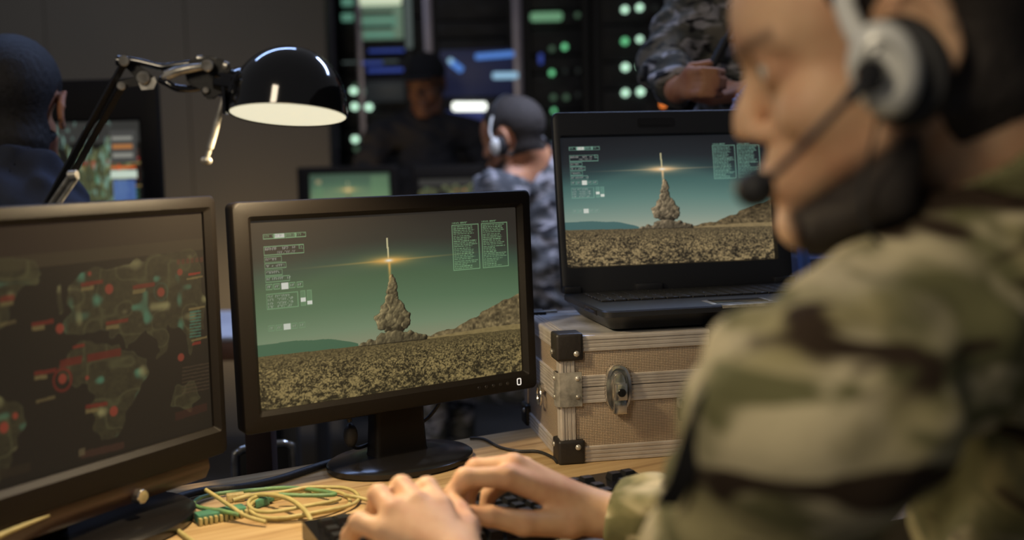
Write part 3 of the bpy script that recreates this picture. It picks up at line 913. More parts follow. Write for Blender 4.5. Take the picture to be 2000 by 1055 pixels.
# front
strip('edge_strip', (.0, f0, Hc - sw), X, Z, (0, -1, 0), Wc, sw)
strip('edge_strip', (.0, f0, 0), X, Z, (0, -1, 0), Wc, sw)
strip('edge_strip', (.0, f0, 0), Z, X, (0, -1, 0), Hc, sw)
strip('edge_strip', (Wc - sw, f0, 0), Z, X, (0, -1, 0), Hc, sw)
strip('edge_strip', (.0, f0 - .0006, splt - .024), X, Z, (0, -1, 0), Wc, .023)
strip('edge_strip', (.0, f0 - .0006, splt - .0004), X, Z, (0, -1, 0), Wc, .016)
# left side
strip('edge_strip', (f0, 0, Hc - sw), Y, Z, (-1, 0, 0), Dp, sw)
strip('edge_strip', (f0, 0, 0), Y, Z, (-1, 0, 0), Dp, sw)
strip('edge_strip', (f0, 0, 0), Z, Y, (-1, 0, 0), Hc, sw)
strip('edge_strip', (f0, Dp - sw, 0), Z, Y, (-1, 0, 0), Hc, sw)
strip('edge_strip', (f0 - .0006, 0, splt - .024), Y, Z, (-1, 0, 0), Dp, .023)
strip('edge_strip', (f0 - .0006, 0, splt - .0004), Y, Z, (-1, 0, 0), Dp, .016)
# top
strip('edge_strip', (0, 0, Hc - .003), X, Y, (0, 0, 1), Wc, sw)
strip('edge_strip', (0, 0, Hc - .003), Y, X, (0, 0, 1), Dp, sw)
strip('edge_strip', (Wc - sw, 0, Hc - .003), Y, X, (0, 0, 1), Dp, sw)
strip('edge_strip', (0, Dp - sw, Hc - .003), X, Y, (0, 0, 1), Wc, sw)
bm = NB(); box(bm, sw, Wc - sw, sw, Dp - sw, Hc - .006, Hc - .0012, .001); link_bm('top_sheet', bm, M_sheet, case)
def rivet(p, n, r=.0042, parent=None):
    bm = NB(); n = Vector(n); d, s, u = frame_of(n)
    Mr = Matrix((( s.x, u.x, n.x), (s.y, u.y, n.y), (s.z, u.z, n.z))).to_4x4(); Mr.translation = Vector(p)
    lathe(bm, [(r, -.0012), (r, .0004), (r * .86, .0016), (r * .5, .0026), (0, .0030)], Mr, 18, True, True)
    return link_bm('rivet', bm, M_steel, parent)
cw = .034
for cz, zs in ((0, 1), (Hc, -1)):
    for cx_, xs in ((0, 1), (Wc, -1)):
        for cy_, ys in ((0, 1), (Dp, -1)):
            bm = NB()
            a = -.0045
            xx = sorted((cx_ + a * xs, cx_ + cw * xs)); yy = sorted((cy_ + a * ys, cy_ + cw * ys)); zz = sorted((cz + (a if cz else 0) * zs, cz + cw * zs))
            if cy_ == 0 or cx_ == 0:
                box(bm, xx[0], xx[1], yy[0], yy[1], zz[0], zz[1], .0045, seg=3)
                c_ = link_bm('corner_cap', bm, M_cap, case)
                if cy_ == 0: rivet((cx_ + .024 * xs, -.0045, cz + .024 * zs), (0, -1, 0), parent=c_)
                if cx_ == 0: rivet((-.0045, cy_ + .024 * ys, cz + .024 * zs), (-1, 0, 0), parent=c_)
# wrap-round hinge plate on the front left edge
bm = NB()
pz0, pz1 = splt - .026, splt + .022
prof = [(.031, -.0035), (.006, -.0038), (-.0005, -.0032), (-.0045, .001), (-.0048, .005), (-.0048, .016)]
inn = [(x + .0012 * (1 if x < 0 else .2), y + .0012) for x, y in prof]
loft(bm, [[Vector((x, y, z)) for x, y in prof + inn[::-1]] for z in (pz0, pz1)])
hp = link_bm('edge_plate', bm, M_steel, case)
for zz in (splt - .013, splt + .013):
    rivet((.025, -.0036, zz), (0, -1, 0), .0036, hp)
    rivet((-.0048, .010, zz), (-1, 0, 0), .0032, hp)
bm = NB(); box(bm, -.0035, .001, .010, .019, pz0 - .002, pz1, .001); link_bm('edge_guard', bm, M_cap, case)
# clasp
lc = Vector((.083, -.004, splt - .004))
def clasp_loop(a, b, y, n=32, cz=0.0): return [Vector((lc.x + a * math.copysign(abs(math.cos(t)) ** .8, math.cos(t)), y, lc.z + cz + b * math.copysign(abs(math.sin(t)) ** .9, math.sin(t)))) for t in [2 * PI * i / n for i in range(n)]]
bm = NB(); loft(bm, [clasp_loop(.0195, .034, .001), clasp_loop(.0195, .034, -.0045), clasp_loop(.0180, .0325, -.0070), clasp_loop(.0145, .029, -.0075), clasp_loop(.0135, .028, -.0045)])
clasp = link_bm('clasp', bm, M_chrome, case)
bm = NB(); loft(bm, [clasp_loop(.0105, .026, -.003, cz=-.002), clasp_loop(.0105, .026, -.010, cz=-.002), clasp_loop(.0085, .023, -.013, cz=-.001), clasp_loop(.004, .016, -.0135, cz=.001)])
box(bm, lc.x - .0085, lc.x + .0085, -.0215, -.011, lc.z - .014, lc.z + .009, .0015)
box(bm, lc.x - .0095, lc.x + .0095, -.0145, -.0095, lc.z - .035, lc.z - .010, .002)
link_bm('toggle', bm, M_chrome, case)
bm = NB(); cyl(bm, (lc.x, -.0215, lc.z - .003), (lc.x, -.0228, lc.z - .003), .0058, n=24, bev=.0005)
box(bm, lc.x - .0006, lc.x + .0006, -.0236, -.0226, lc.z - .006, lc.z, 0)
link_bm('keyhole', bm, M_gloss, case)
# handle on the front (mostly behind the shoulder)
for hx in (.180, .325):
    bm = NB(); box(bm, hx - .010, hx + .010, -.010, .001, splt - .055, splt - .026, .002); link_bm('handle_mount', bm, M_cap, case)
    bm = NB(); box(bm, hx - .0115, hx - .007, -.0125, .0, splt - .036, splt - .024, .0006); box(bm, hx - .0115, hx + .012, -.0125, .0, splt - .026, splt - .023, .0006); link_bm('handle_bracket', bm, M_steel, case)
bm = NB(); tube(bm, [(.180, -.014, splt - .04), (.185, -.022, splt - .075), (.225, -.024, splt - .082), (.30, -.024, splt - .082), (.320, -.022, splt - .075), (.325, -.014, splt - .04)], .007, 12)
link_bm('handle', bm, M_rubber, case)
# strap hinge over the top front edge
bm = NB(); box(bm, .218, .236, -.0025, .030, Hc - .026, Hc + .0018, .0015); st = link_bm('lid_bracket', bm, M_cap, case)
rivet((.226, -.0028, Hc - .031), (0, -1, 0), .0038, st)
# ring on the left side
bm = NB()
pts = [Vector((-.006, .115 + .014 * math.cos(t), Hc * .42 + .014 * math.sin(t))) for t in [2 * PI * i / 20 for i in range(21)]]
tube(bm, pts, .0018, 8, 1, False); box(bm, -.005, .001, .107, .123, Hc * .42 + .006, Hc * .42 + .018, .001)
link_bm('side_ring', bm, M_chrome, case)
bm = NB(); box(bm, -.001, .012, Dp - .03, Dp + .004, Hc * .36, Hc * .52, .003); link_bm('rear_hinge', bm, M_cap, case)
bm = NB(); cyl(bm, (.010, Dp - .01, Hc + .0005), (.010, Dp - .01, Hc + .004), .007, n=20, bev=.001); box(bm, .02, .055, Dp - .018, Dp - .004, Hc - .001, Hc + .0025, .001)
link_bm('lid_hinge_plate', bm, M_steel, case)

# ---------------------------------------------------------------- laptop
def laptop(M, label, pic, scr_mat, W=.394, Dpt=.235, Hl=.292, lid_tilt=9.0, bz=(.013, .026, .040, .043), keys=True):
    """origin: rear left corner of the base underside; the base runs towards -y"""
    r = thing('laptop', label, 'laptop', M)
    th = .030
    bm = NB()
    def L(x0, x1, y0, y1, rr, z): return [Vector((x, y, z)) for x, y in rrect(x0, x1, y0, y1, rr, 4)]
    loft(bm, [L(.02, W - .02, -Dpt + .03, -.02, .01, .0), L(.012, W - .012, -Dpt + .022, -.01, .012, .010), L(.004, W - .004, -Dpt + .006, -.002, .012, .018),
              L(0, W, -Dpt, 0, .014, .021), L(0, W, -Dpt, 0, .014, th - .002), L(.002, W - .002, -Dpt + .002, -.002, .013, th)])
    link_bm('base', bm, M_laptop, r)
    bm = NB(); box(bm, -.0012, .012, -Dpt + .035, -Dpt + .10, .020, .028, .001); link_bm('port_panel', bm, M_gloss, r)
    bm = NB(); box(bm, W * .44, W * .64, -Dpt + .020, -Dpt + .058, th - .0006, th + .0012, .0006); tp = link_bm('touchpad', bm, M_gloss, r)
    bm = NB(); box(bm, W * .42, W * .66, -Dpt + .017, -Dpt + .061, th - .0008, th + .0004, .0003); link_bm('touchpad_rim', bm, M_steel, tp)
    bm = NB(); box(bm, W * .44, W * .80, -Dpt - .0012, -Dpt + .007, th - .004, th + .0006, .0006); link_bm('front_bar', bm, M_steel, r)
    if keys:
        bm = NB()
        rng = random.Random(3)
        kp = (W - .05) / 17.0
        for row in range(6):
            for c in range(17):
                x = .025 + c * kp; y = -.030 - row * .0175
                box(bm, x + .0008, x + kp - .0008, y - .0158, y, th - .0008, th + .0030, .0006, seg=1)
        link_bm('keys', bm, M_key, r)
    Ml_ = Matrix.Translation((0, -.001, th - .002)) @ Matrix.Rotation(math.radians(-lid_tilt), 4, 'X')
    bm = NB(); housing(bm, W, Hl, bz[0], bz[1], bz[3], bz[2], .016, back=False, lip=.002, r=.010)
    o = link_bm('lid', bm, M_laptop, r); o.matrix_local = Ml_
    s = screen_mesh('screen', pic, bz[0], W - bz[1], bz[3], Hl - bz[2], .0112, scr_mat, r); s.matrix_local = Ml_
    bm = NB()
    for w_, t_ in ((.032, .0),): loft(bm, [[Vector((W * .44 + x, y, Hl - .020 + z)) for x, z in rrect(-w_, w_, -.0075, .0075, .004, 3)] for y in (-.0008, .002)])
    loft(bm, [[Vector((W * .44 + x, y, Hl - .020 + z)) for x, z in rrect(-.028, .028, -.0045, .0045, .003, 3)] for y in (-.0022, .002)])
    cyl(bm, (W * .44 - .027, -.0024, Hl - .020), (W * .44 - .027, .0, Hl - .020), .002, n=12)
    o = link_bm('latch', bm, M_gloss, r); o.matrix_local = Ml_
    for hx0, hx1 in ((.0, .030), (W * .30, W * .42), (W * .90, W)):
        bm = NB(); box(bm, hx0 + .001, hx1 - .001, -.009, .016, th - .001, th + .011, .003); link_bm('hinge', bm, M_laptop, r)
    return r
ZL = TZ + Hc + .003
RL = PZ(1098, 573, ZL + .03)
skyL = [(26, 28, 32), (34, 38, 42), (44, 60, 62), (66, 96, 92), (92, 122, 114), (124, 142, 130), (158, 160, 142)]
picL = rocket_picture(640, 412, skyL, (120, 165, 145), (150, 130, 92), (34, 30, 24), (225, 185, 135), (70, 100, 98), (160, 142, 112), mtn=(98, 84, 60))
M_scrLap = screen_material('laptop_display', 1.0, .25, .2)
lap = laptop(Matrix.Translation((RL.x, RL.y, ZL)) @ Matrix.Rotation(math.radians(11.5), 4, 'Z'),
             'black rugged laptop open on the aluminium case, showing the rocket launch', picL, M_scrLap)

# ---------------------------------------------------------------- keyboard
K0 = PZ(560, 1058, TZ); K1 = PZ(1228, 946, TZ)
ky = yaw_of(K0, K1); KW = .432
MK = Matrix.Translation((K1.x, K1.y, TZ)) @ Matrix.Rotation(ky, 4, 'Z')
kb = thing('keyboard', 'black computer keyboard under the typing hands', 'keyboard', MK)
bm = NB(); 
loft(bm, [[Vector((x, y, z)) for y, z in ((-.150, .0), (-.154, .004), (-.152, .012), (-.004, .022), (.0, .020), (.0, .0))] for x in (-KW, 0)])
link_bm('keyboard_body', bm, M_gloss, kb)
bm = NB()
for row in range(6):
    for c in range(21):
        if c in (15, 18): continue
        if row == 1 and False: continue
        x = -KW + .012 + c * .0197; y = -.018 - row * .0205 - (.006 if row else 0)
        z = .0205 + (y / .15) * .010
        w = .0172
        b0 = [(x, y), (x + w, y), (x + w, y - .0175), (x, y - .0175)]
        t0 = [(x + .0025, y - .002), (x + w - .0025, y - .002), (x + w - .0025, y - .0145), (x + .0025, y - .0145)]
        loft(bm, [[Vector((a, b, z)) for a, b in b0], [Vector((a, b, z + .0085)) for a, b in t0]])
link_bm('keys', bm, M_key, kb, smooth=False)

# ---------------------------------------------------------------- desk lamp
LD = 1.30
RC = P(563, 226, LD)
lamp = thing('desk_lamp', 'black swing-arm desk lamp with a lit round shade above the monitors', 'lamp', Matrix.Translation((P(60, 470, 1.36).x - .03, 1.36, TZ)))
ML0 = lamp.matrix_world.inverted()
def lampobj(name, bm, m, parent=None, **k):
    bmesh.ops.transform(bm, matrix=ML0, verts=bm.verts)
    o = link_bm(name, bm, m, parent or lamp, **k)
    return o
dn = Vector((-.045, -.165, -1)).normalized()       # where the shade opens
zax = -dn; xax = Vector((1, 0, 0)); xax = (xax - zax * xax.dot(zax)).normalized(); yax = zax.cross(xax)
MS = Matrix(((xax.x, yax.x, zax.x), (xax.y, yax.y, zax.y), (xax.z, yax.z, zax.z))).to_4x4(); MS.translation = RC
R_ = 114 / FPX * LD
prof = [(R_ * .985, 0), (R_ * 1.0, .0008), (R_, .004)] 
for i in range(1, 15):
    a = i / 15 * PI / 2
    prof.append((R_ * .985 * math.cos(a), .012 + R_ * 1.0 * math.sin(a)))
prof.append((0.0, .012 + R_))
inn = [(max(r - .0012, 0), z - .001) for r, z in prof[::-1] if z > .004] + [(R_ * .97, .001)]
bm = NB(); lathe(bm, prof + inn, MS, 64)
bmesh.ops.remove_doubles(bm, verts=bm.verts, dist=1e-5)
lampobj('lamp_shade', bm, M_lamp)
M_bulb = mat('lit_frosted_glass', (230, 225, 200), .5, emit=(219, 217, 192), strength=1.0)
bm = NB(); lathe(bm, [(R_ * .972, .0012), (R_ * .6, .0030), (R_ * .01, .0036)], MS, 64, False, True)
o = lampobj('lamp_glass', bm, M_bulb); o['label'] = 'glowing warm white glass filling the shade opening'
ll = bpy.data.lights.new('lamp_light', 'SPOT'); ll.energy = 17.0; ll.color = (1.0, .76, .44); ll.spot_size = math.radians(172); ll.spot_blend = .25; ll.shadow_soft_size = .030
lo = bpy.data.objects.new('lamp_light', ll); COL.objects.link(lo)
lo.matrix_world = Matrix.Translation(RC + dn * .004) @ MS.to_3x3().to_4x4()
def LP(x, y, dD=0.0): return P(x, y, LD + dD)
# socket and joint block
bm = NB(); cyl(bm, LP(426, 160), LP(470, 166, -.005), .0165, .0165, 24, bev=.002); cyl(bm, LP(452, 166), LP(480, 170), .020, .024, 24, bev=.002)
box(bm, *(sorted((LP(440, 190).x, LP(447.5, 190).x)) + [LD - .018, LD + .012] + sorted((LP(450, 224).z, LP(450, 160).z))), .002)
lampobj('lamp_socket', bm, M_lamp)
def plate(pts, d0, d1, bev=.0):
    bm = NB()
    loft(bm, [[LP(x, y, d) for x, y in pts] for d in (d0, d1)])
    return bm
bm = plate([(378, 112), (405, 108), (438, 116), (452, 130), (452, 165), (432, 182), (415, 196), (400, 192), (394, 172), (372, 168), (362, 152), (366, 122)], -.014, .014)
bmesh.ops.bevel(bm, geom=list(bm.edges), offset=.002, segments=2, affect='EDGES')
lampobj('joint_block', bm, M_arm)
bm = NB(); cyl(bm, LP(384, 114, -.010), LP(424, 118, -.010), .0035, n=14, bev=.001); cyl(bm, LP(436, 127, -.012), LP(446, 130, -.012), .005, n=14, bev=.001)
lampobj('joint_screw', bm, M_steel)
bm = NB(); cyl(bm, LP(402, 176, -.019), LP(402, 176, .016), .0035, n=16, bev=.0008); lampobj('joint_screw', bm, M_steel)
bm = NB(); tube(bm, [LP(325, 148, -.022), LP(345, 140, -.024), LP(372, 134, -.024), LP(398, 130, -.022)], lambda t: .0058 - .002 * abs(t - .15), 12)
cyl(bm, LP(405, 128, -.028), LP(405, 128, -.010), .0068, n=20, bev=.0012); tube(bm, [LP(318, 151, -.02), LP(326, 147, -.022)], .0025)
lampobj('wing_knob', bm, M_steel)
# linkage rods
bm = NB(); tube(bm, [LP(240, 116), LP(268, 120), LP(298, 127), LP(318, 131), LP(345, 127), LP(372, 124)], .0040, 12); lampobj('linkage_rod', bm, M_lamp)
bm = NB(); tube(bm, [LP(312, 156, -.004), LP(326, 162, -.006), LP(345, 172, -.006), (LP(370, 174, -.004)), LP(398, 170, 0)], .0042, 12); lampobj('linkage_rod', bm, M_lamp)
bm = plate([(232, 108), (250, 112), (292, 142), (302, 152), (296, 164), (270, 168), (236, 172), (228, 160), (262, 150), (250, 136), (232, 124)], .002, .008)
lampobj('linkage_plate', bm, M_arm)
bm = NB(); cyl(bm, LP(280, 152, -.012), LP(280, 152, .010), .0075, n=24, bev=.0015); lampobj('tension_knob', bm, M_steel)
bm = plate([(270, 162), (302, 150), (306, 160), (300, 174), (276, 176)], -.006, -.003); lampobj('linkage_bracket', bm, M_steel)
for (x, y, r) in ((242, 119, .0060), (237, 168, .0048)):
    bm = NB(); cyl(bm, LP(x, y, -.014), LP(x, y, .014), r, n=18, bev=.001); lampobj('pivot_bolt', bm, M_steel)
bm = NB(); cyl(bm, LP(228, 118, .0), LP(240, 120, .0), .006, n=16, bev=.001); lampobj('linkage_end', bm, M_lamp)
# upper arm: two bars running down behind the left monitor
E1 = P(52, 470, 1.335); E2 = P(66, 474, 1.335)
for a_, b_, r in ((LP(243, 122, .002), E1, .0048), (LP(238, 170, .002), E2, .0046)):
    bm = NB(); cyl(bm, a_, b_, r, n=4); lampobj('arm_bar', bm, M_arm, smooth=False)
for dx in (0, 15):
    bm = NB(); cyl(bm, LP(136 + dx, 345, -.010), P(50 + dx * 1.0, 470, 1.325), .0030, n=12); lampobj('arm_spring', bm, M_steel)
bm = NB(); cyl(bm, LP(133, 343, -.012), LP(152, 341, -.012), .0055, n=16, bev=.001); lampobj('spring_bolt', bm, M_steel)
# elbow, lower arm, foot (behind the left monitor)
El = (E1 + E2) / 2; foot = Vector((El.x - .03, 1.36, TZ))
bm = NB(); cyl(bm, El + Vector((0, -.015, 0)), El + Vector((0, .015, 0)), .018, n=24, bev=.002); lampobj('elbow_joint', bm, M_lamp)
for dx in (-.008, .008):
    bm = NB(); cyl(bm, El + Vector((dx, 0, 0)), foot + Vector((dx, 0, .02)), .0045, n=8); lampobj('arm_bar', bm, M_lamp)
bm = NB(); lathe(bm, [(.06, 0), (.062, .003), (.062, .016), (.056, .020), (.01, .022), (.0, .022)], Matrix.Translation(foot), 40, True, False); lampobj('lamp_foot', bm, M_lamp)
# hanging silver pin
bm = NB(); cyl(bm, LP(437, 190, -.012), LP(404, 309, -.014), .0030, n=12); cyl(bm, LP(428, 226, -.013), LP(410, 290, -.014), .0040, n=12)
lampobj('adjusting_rod', bm, M_steel)
bm = NB(); ball(bm, LP(404, 314, -.014), (.0062, .0045, .0050)); ball(bm, LP(397, 313, -.014), .0036); lampobj('rod_end', bm, M_steel)

# ---------------------------------------------------------------- cables on the desk
def T(px, py, dz=.0): 
    p = PZ(px, py, TZ + dz); return p
cc = PZ(588, 992, TZ)
ex = Vector((e_.x, e_.y, 0)); ey = Vector((-e_.y, e_.x, 0))
def coil(rx, ry, off, dz, t0, t1, n=26, wob=0.0, ph=0):
    pts = []
    for i in range(n + 1):
        t = t0 + (t1 - t0) * i / n
        pts.append(cc + ex * (rx * math.cos(t) + off[0]) + ey * (ry * math.sin(t) + off[1]) + Vector((0, 0, dz + .002 * math.sin(3 * t + ph) + wob * i / n)))
    return pts
def cable(name, pts, r, m, label, group=None, sub=6):
    bm = NB(); tube(bm, pts, r, 10, sub)
    return tag(link_bm(name, bm, m), label, 'cable', group)
net = thing('network_cable', 'coiled cream network cable with clear plugs on the desk beside the keyboard', 'cable', Matrix.Translation((cc.x, cc.y, TZ)))
IN = net.matrix_world.inverted()
pts = coil(.062, .050, (0, 0), .0035, .6, .6 + 2 * PI, 26) + coil(.068, .054, (.004, -.004), .0075, .7, .7 + 2 * PI, 26)[1:] + coil(.060, .044, (-.003, .006), .0110, .8, 5.6, 20)[1:]
bm = NB(); tube(bm, [IN @ p for p in pts], .0024, 10, 2); link_bm('cable', bm, M_cream, net)
bm = NB(); tube(bm, [IN @ p for p in [T(402, 957, .028), T(425, 972, .022), T(452, 990, .016), T(480, 1008, .010), T(520, 1020, .006)]], .0026, 10, 6); link_bm('cable', bm, M_cream, net)
bm = NB(); tube(bm, [IN @ p for p in [T(455, 978, .010), T(482, 970, .012), T(520, 966, .016), T(565, 975, .018), T(598, 1000, .014), T(612, 1030, .006)]], .0030, 10, 6); link_bm('cable', bm, M_cream, net)
bm = NB(); tube(bm, [IN @ p for p in [T(672, 968, .012), T(700, 972, .008), T(735, 982, .004)]], .0025, 10, 6); link_bm('cable', bm, M_cream, net)
M_plug = mat('clear_plug_plastic', (190, 178, 130), .25, vary=(200, (170, 150, 100)))
for (x, y, dz, rot, m) in ((460, 980, .006, .3, M_plug), (508, 990, .006, .9, M_teal)):
    c = IN @ T(x, y, 0)
    bm = NB(); Mx = Matrix.Translation(c) @ Matrix.Rotation(rot, 4, 'Z'); box(bm, -.011, .011, -.006, .006, 0.001, .011, .0015, Mx); box(bm, .009, .020, -.004, .004, .003, .009, .001, Mx)
    link_bm('plug', bm, m, net)
gr = cable('network_cable', [T(468, 1006, .010), T(430, 998, .012), T(392, 992, .010), T(378, 984, .008), T(392, 972, .006), T(430, 964, .005), T(500, 957, .006), T(560, 953, .007), T(620, 958, .010), T(655, 966, .012), T(600, 968, .014), T(545, 966, .016)], .0027, M_green,
      'thin green network cable looping round the cream coil on the desk')
tb = thing('terminal_block', 'small pale green toothed connector block on the desk beside the coiled cable', 'connector', Matrix.Translation(PZ(432, 1014, TZ)) @ Matrix.Rotation(yaw + .02, 4, 'Z'))
bm = NB(); box(bm, -.030, .030, -.009, .012, 0, .012, .003); link_bm('block_body', bm, M_teal, tb)
bm = NB()
for i in range(10): box(bm, -.030 + i * .0062, -.0262 + i * .0062, -.0145, -.007, 0.0, .009, .0008)
link_bm('terminal_teeth', bm, M_cream, tb)
cable('black_cable', [T(345, 972, .008), T(400, 958, .006), T(470, 952, .006), T(540, 937, .006), T(590, 921, .006), T(640, 905, .006), T(690, 893, .004)], .0050, M_rubber, 'thick black cable lying along the back edge of the desk, left of the monitor stand')
cable('black_cable', [T(838, 880, .003), T(880, 886, .003), T(930, 901, .003), T(965, 915, .003)], .0026, M_rubber, 'thin black cable coming out from behind the oval monitor stand')
cable('black_cable', [T(918, 856, .003), T(945, 858, .003), T(975, 873, .003), T(1010, 881, .003), T(1050, 882, .003), T(1078, 893, .003), T(1088, 903, .003)], .0022, M_rubber, 'thin black cable running across the desk to the corner of the metal case')
cable('network_cable', [T(305, 1000, .004), T(318, 1012, .004), T(345, 1035, .003), T(375, 1058, .003), T(410, 1090, .003)], .0030, M_cream, 'short stretch of cream cable crossing the bottom of the desk under the left monitor')

# ---------------------------------------------------------------- behind the desk
# chair back between the two monitors
C0 = P(458, 905, 1.95); C1 = P(573, 890, 2.0)
cy = yaw_of(C0, C1); cwid = (C1 - C0).length
Mch = Matrix.Translation((C0.x, C0.y, 0)) @ Matrix.Rotation(cy, 4, 'Z')
chair = thing('office_chair', 'black chair with a chrome tube back, seen below and between the monitors', 'chair', Mch)
zt = P(573, 862, 2.0).z
bm = NB(); tube(bm, [(0, 0, .44), (0, 0, zt - .03), (.008, 0, zt - .006), (.03, 0, zt), (cwid - .03, 0, zt), (cwid - .008, 0, zt - .006), (cwid, 0, zt - .03), (cwid, 0, .44)], .0065, 12, 5); link_bm('back_frame', bm, M_chrome, chair)
bm = NB(); box(bm, .008, cwid - .008, -.004, .022, .50, zt - .008, .008); link_bm('backrest', bm, M_rubber, chair)
bm = NB(); box(bm, -.02, cwid + .02, .0, .36, .41, .46, .015); link_bm('seat', bm, M_rubber, chair)
for lx in (0, cwid):
    for ly in (0.01, .34):
        bm = NB(); cyl(bm, (lx, ly, 0), (lx, ly, .415), .0065, n=12); link_bm('leg', bm, M_chrome, chair)
# dark brown post under the middle monitor
pa = P(480, 900, 1.72); pb = P(532, 900, 1.72)
bm = NB(); box(bm, pa.x, pb.x, 1.72, 1.76, 0, P(500, 838, 1.72).z, .003)
tag(link_bm('wooden_post', bm, mat('dark_brown_wood', (66, 46, 38), .6, vary=(12, (50, 34, 28)))), 'dark brown upright board between the chair and the middle monitor', 'board')

def bg_desk(x0, x1, y0, y1, label, z=.75):
    r = thing('desk', label, 'desk', Matrix.Translation(((x0 + x1) / 2, (y0 + y1) / 2, 0)))
    hx = (x1 - x0) / 2; hy = (y1 - y0) / 2
    bm = NB(); box(bm, -hx, hx, -hy, hy, z - .012, z, .002); link_bm('desktop', bm, M_papr, r)
    bm = NB(); box(bm, -hx, hx, -hy, -hy + .03, z - .062, z - .013, .002); link_bm('apron', bm, M_woodside, r)
    for a in (-1, 1):
        for b in (-1, 1):
            bm = NB(); box(bm, a * (hx - .03) - .02, a * (hx - .03) + .02, b * (hy - .03) - .02 + .01, b * (hy - .03) + .02, 0, z - .013, .002); link_bm('leg', bm, M_rack, r)
    return r
bg_desk(-1.75, -.55, 2.82, 3.35, 'pale topped desk behind the left monitor, in front of the blue collared man')
bg_desk(-.95, .12, 3.86, 4.3, 'back desk under the two small monitors behind the main screen')

def small_monitor(M, label, w, h, zb_, pic, sm, bz=(.02, .02, .025, .02), group=None, depth=.03):
    r = thing('computer_monitor', label, 'monitor', M)
    bm = NB(); housing(bm, w, h, bz[0], bz[1], bz[3], bz[2], depth); o = link_bm('housing', bm, M_black, r); o.matrix_local = Matrix.Translation((0, 0, zb_))
    s = screen_mesh('screen', pic, bz[0], w - bz[1], bz[3], h - bz[2], .0105, sm, r); s.matrix_local = Matrix.Translation((0, 0, zb_))
    bm = NB(); box(bm, w / 2 - .03, w / 2 + .03, .03, .055, .008, zb_ + .1, .004); link_bm('stand_neck', bm, M_black, r)
    bm = NB(); box(bm, w / 2 - .10, w / 2 + .10, -.04, .11, 0, .012, .004); link_bm('stand_base', bm, M_black, r)
    return r
M_scrB = screen_material('back_display', 1.0)
TL = P(104, 152, 2.9); TR = P(298, 150, 2.9)
wB = TR.x - P(40, 150, 2.9).x
small_monitor(Matrix.Translation((P(40, 150, 2.9).x, 2.93, TZ)), 'thick framed dark monitor showing data readouts beside the head at the left', wB, TR.z - TZ - .03, .03, data_picture(300, 220), M_scrB, (.02, .054, .108, .03))
sM2 = [(60, 80, 66), (70, 96, 76), (86, 112, 86), (100, 122, 92), (104, 130, 98), (110, 134, 100), (130, 130, 104)]
pB = rocket_picture(200, 130, sM2, (120, 150, 110), (130, 112, 78), (60, 52, 36), (235, 185, 105), (80, 112, 84), (140, 120, 90), hud=False)
pB.rect(.08, .14, .10, .16, (150, 140, 105), .9); pB.rect(.06, .16, .2, .5, (92, 124, 90), .6); pB.rect(.76, .98, .05, .5, (96, 128, 92), .6)
a0 = P(579, 327, 3.9); a1 = P(776, 325, 3.9)
wS = a1.x - a0.x
small_monitor(Matrix.Translation((a0.x, 3.9, TZ)), 'small monitor with a green rocket picture behind the top edge of the main screen', wS, .27, a0.z - TZ - .27, pB, M_scrB, (.042, .030, .026, .03))
a0 = P(804, 324, 3.95); a1 = P(1000, 322, 3.95)
small_monitor(Matrix.Translation((a0.x, 3.95, TZ)), 'small monitor with a coloured map in front of the headset wearer in the back', a1.x - a0.x, .27, a0.z - TZ - .27, map_picture(220, 140, 2.6), M_scrB, (.022, .022, .048, .03))

# grey-blue cabinet right of the laptop
cb = P(1568, 505, 2.12)
Mcb = Matrix.Translation((cb.x, 2.12, 0)) @ Matrix.Rotation(math.radians(6), 4, 'Z')
cab = thing('metal_cabinet', 'pale blue metal cabinet behind the laptop, partly hidden by the beard', 'cabinet', Mcb)
bm = NB(); box(bm, 0, .42, .002, .14, 0, cb.z, .004); link_bm('cabinet_body', bm, M_blue, cab)
bm = NB(); box(bm, .034, .40, -.003, .004, cb.z - .023, cb.z - .004, .001); link_bm('mesh_slot', bm, M_unit, cab)
bm = NB(); box(bm, .034, .40, -.006, .004, cb.z - .30, cb.z - .026, .002); link_bm('front_plate', bm, M_blue, cab)
for dz in (.034, .052): 
    bm = NB(); cyl(bm, (.017, -.005, cb.z - dz), (.017, .003, cb.z - dz), .005, n=16, bev=.001); link_bm('screw', bm, M_chrome, cab)

# ribbed blue hose behind the laptop lid
bm = NB(); pts = smooth_path([P(1425, 330, 2.15), P(1438, 212, 2.15), P(1452, 188, 2.15), P(1475, 168, 2.17), P(1500, 160, 2.2), P(1530, 175, 2.2), P(1580, 600, 2.0)], 26)
rr = lambda t: .010 + .0016 * math.sin(t * len(pts) * .8)
tube(bm, pts, rr, 12, 1)
tag(link_bm('ribbed_hose', bm, mat('blue_ribbed_rubber', (92, 118, 178), .5, bump=(60, .2))), 'ribbed blue hose rising behind the laptop lid beside the nose', 'hose')

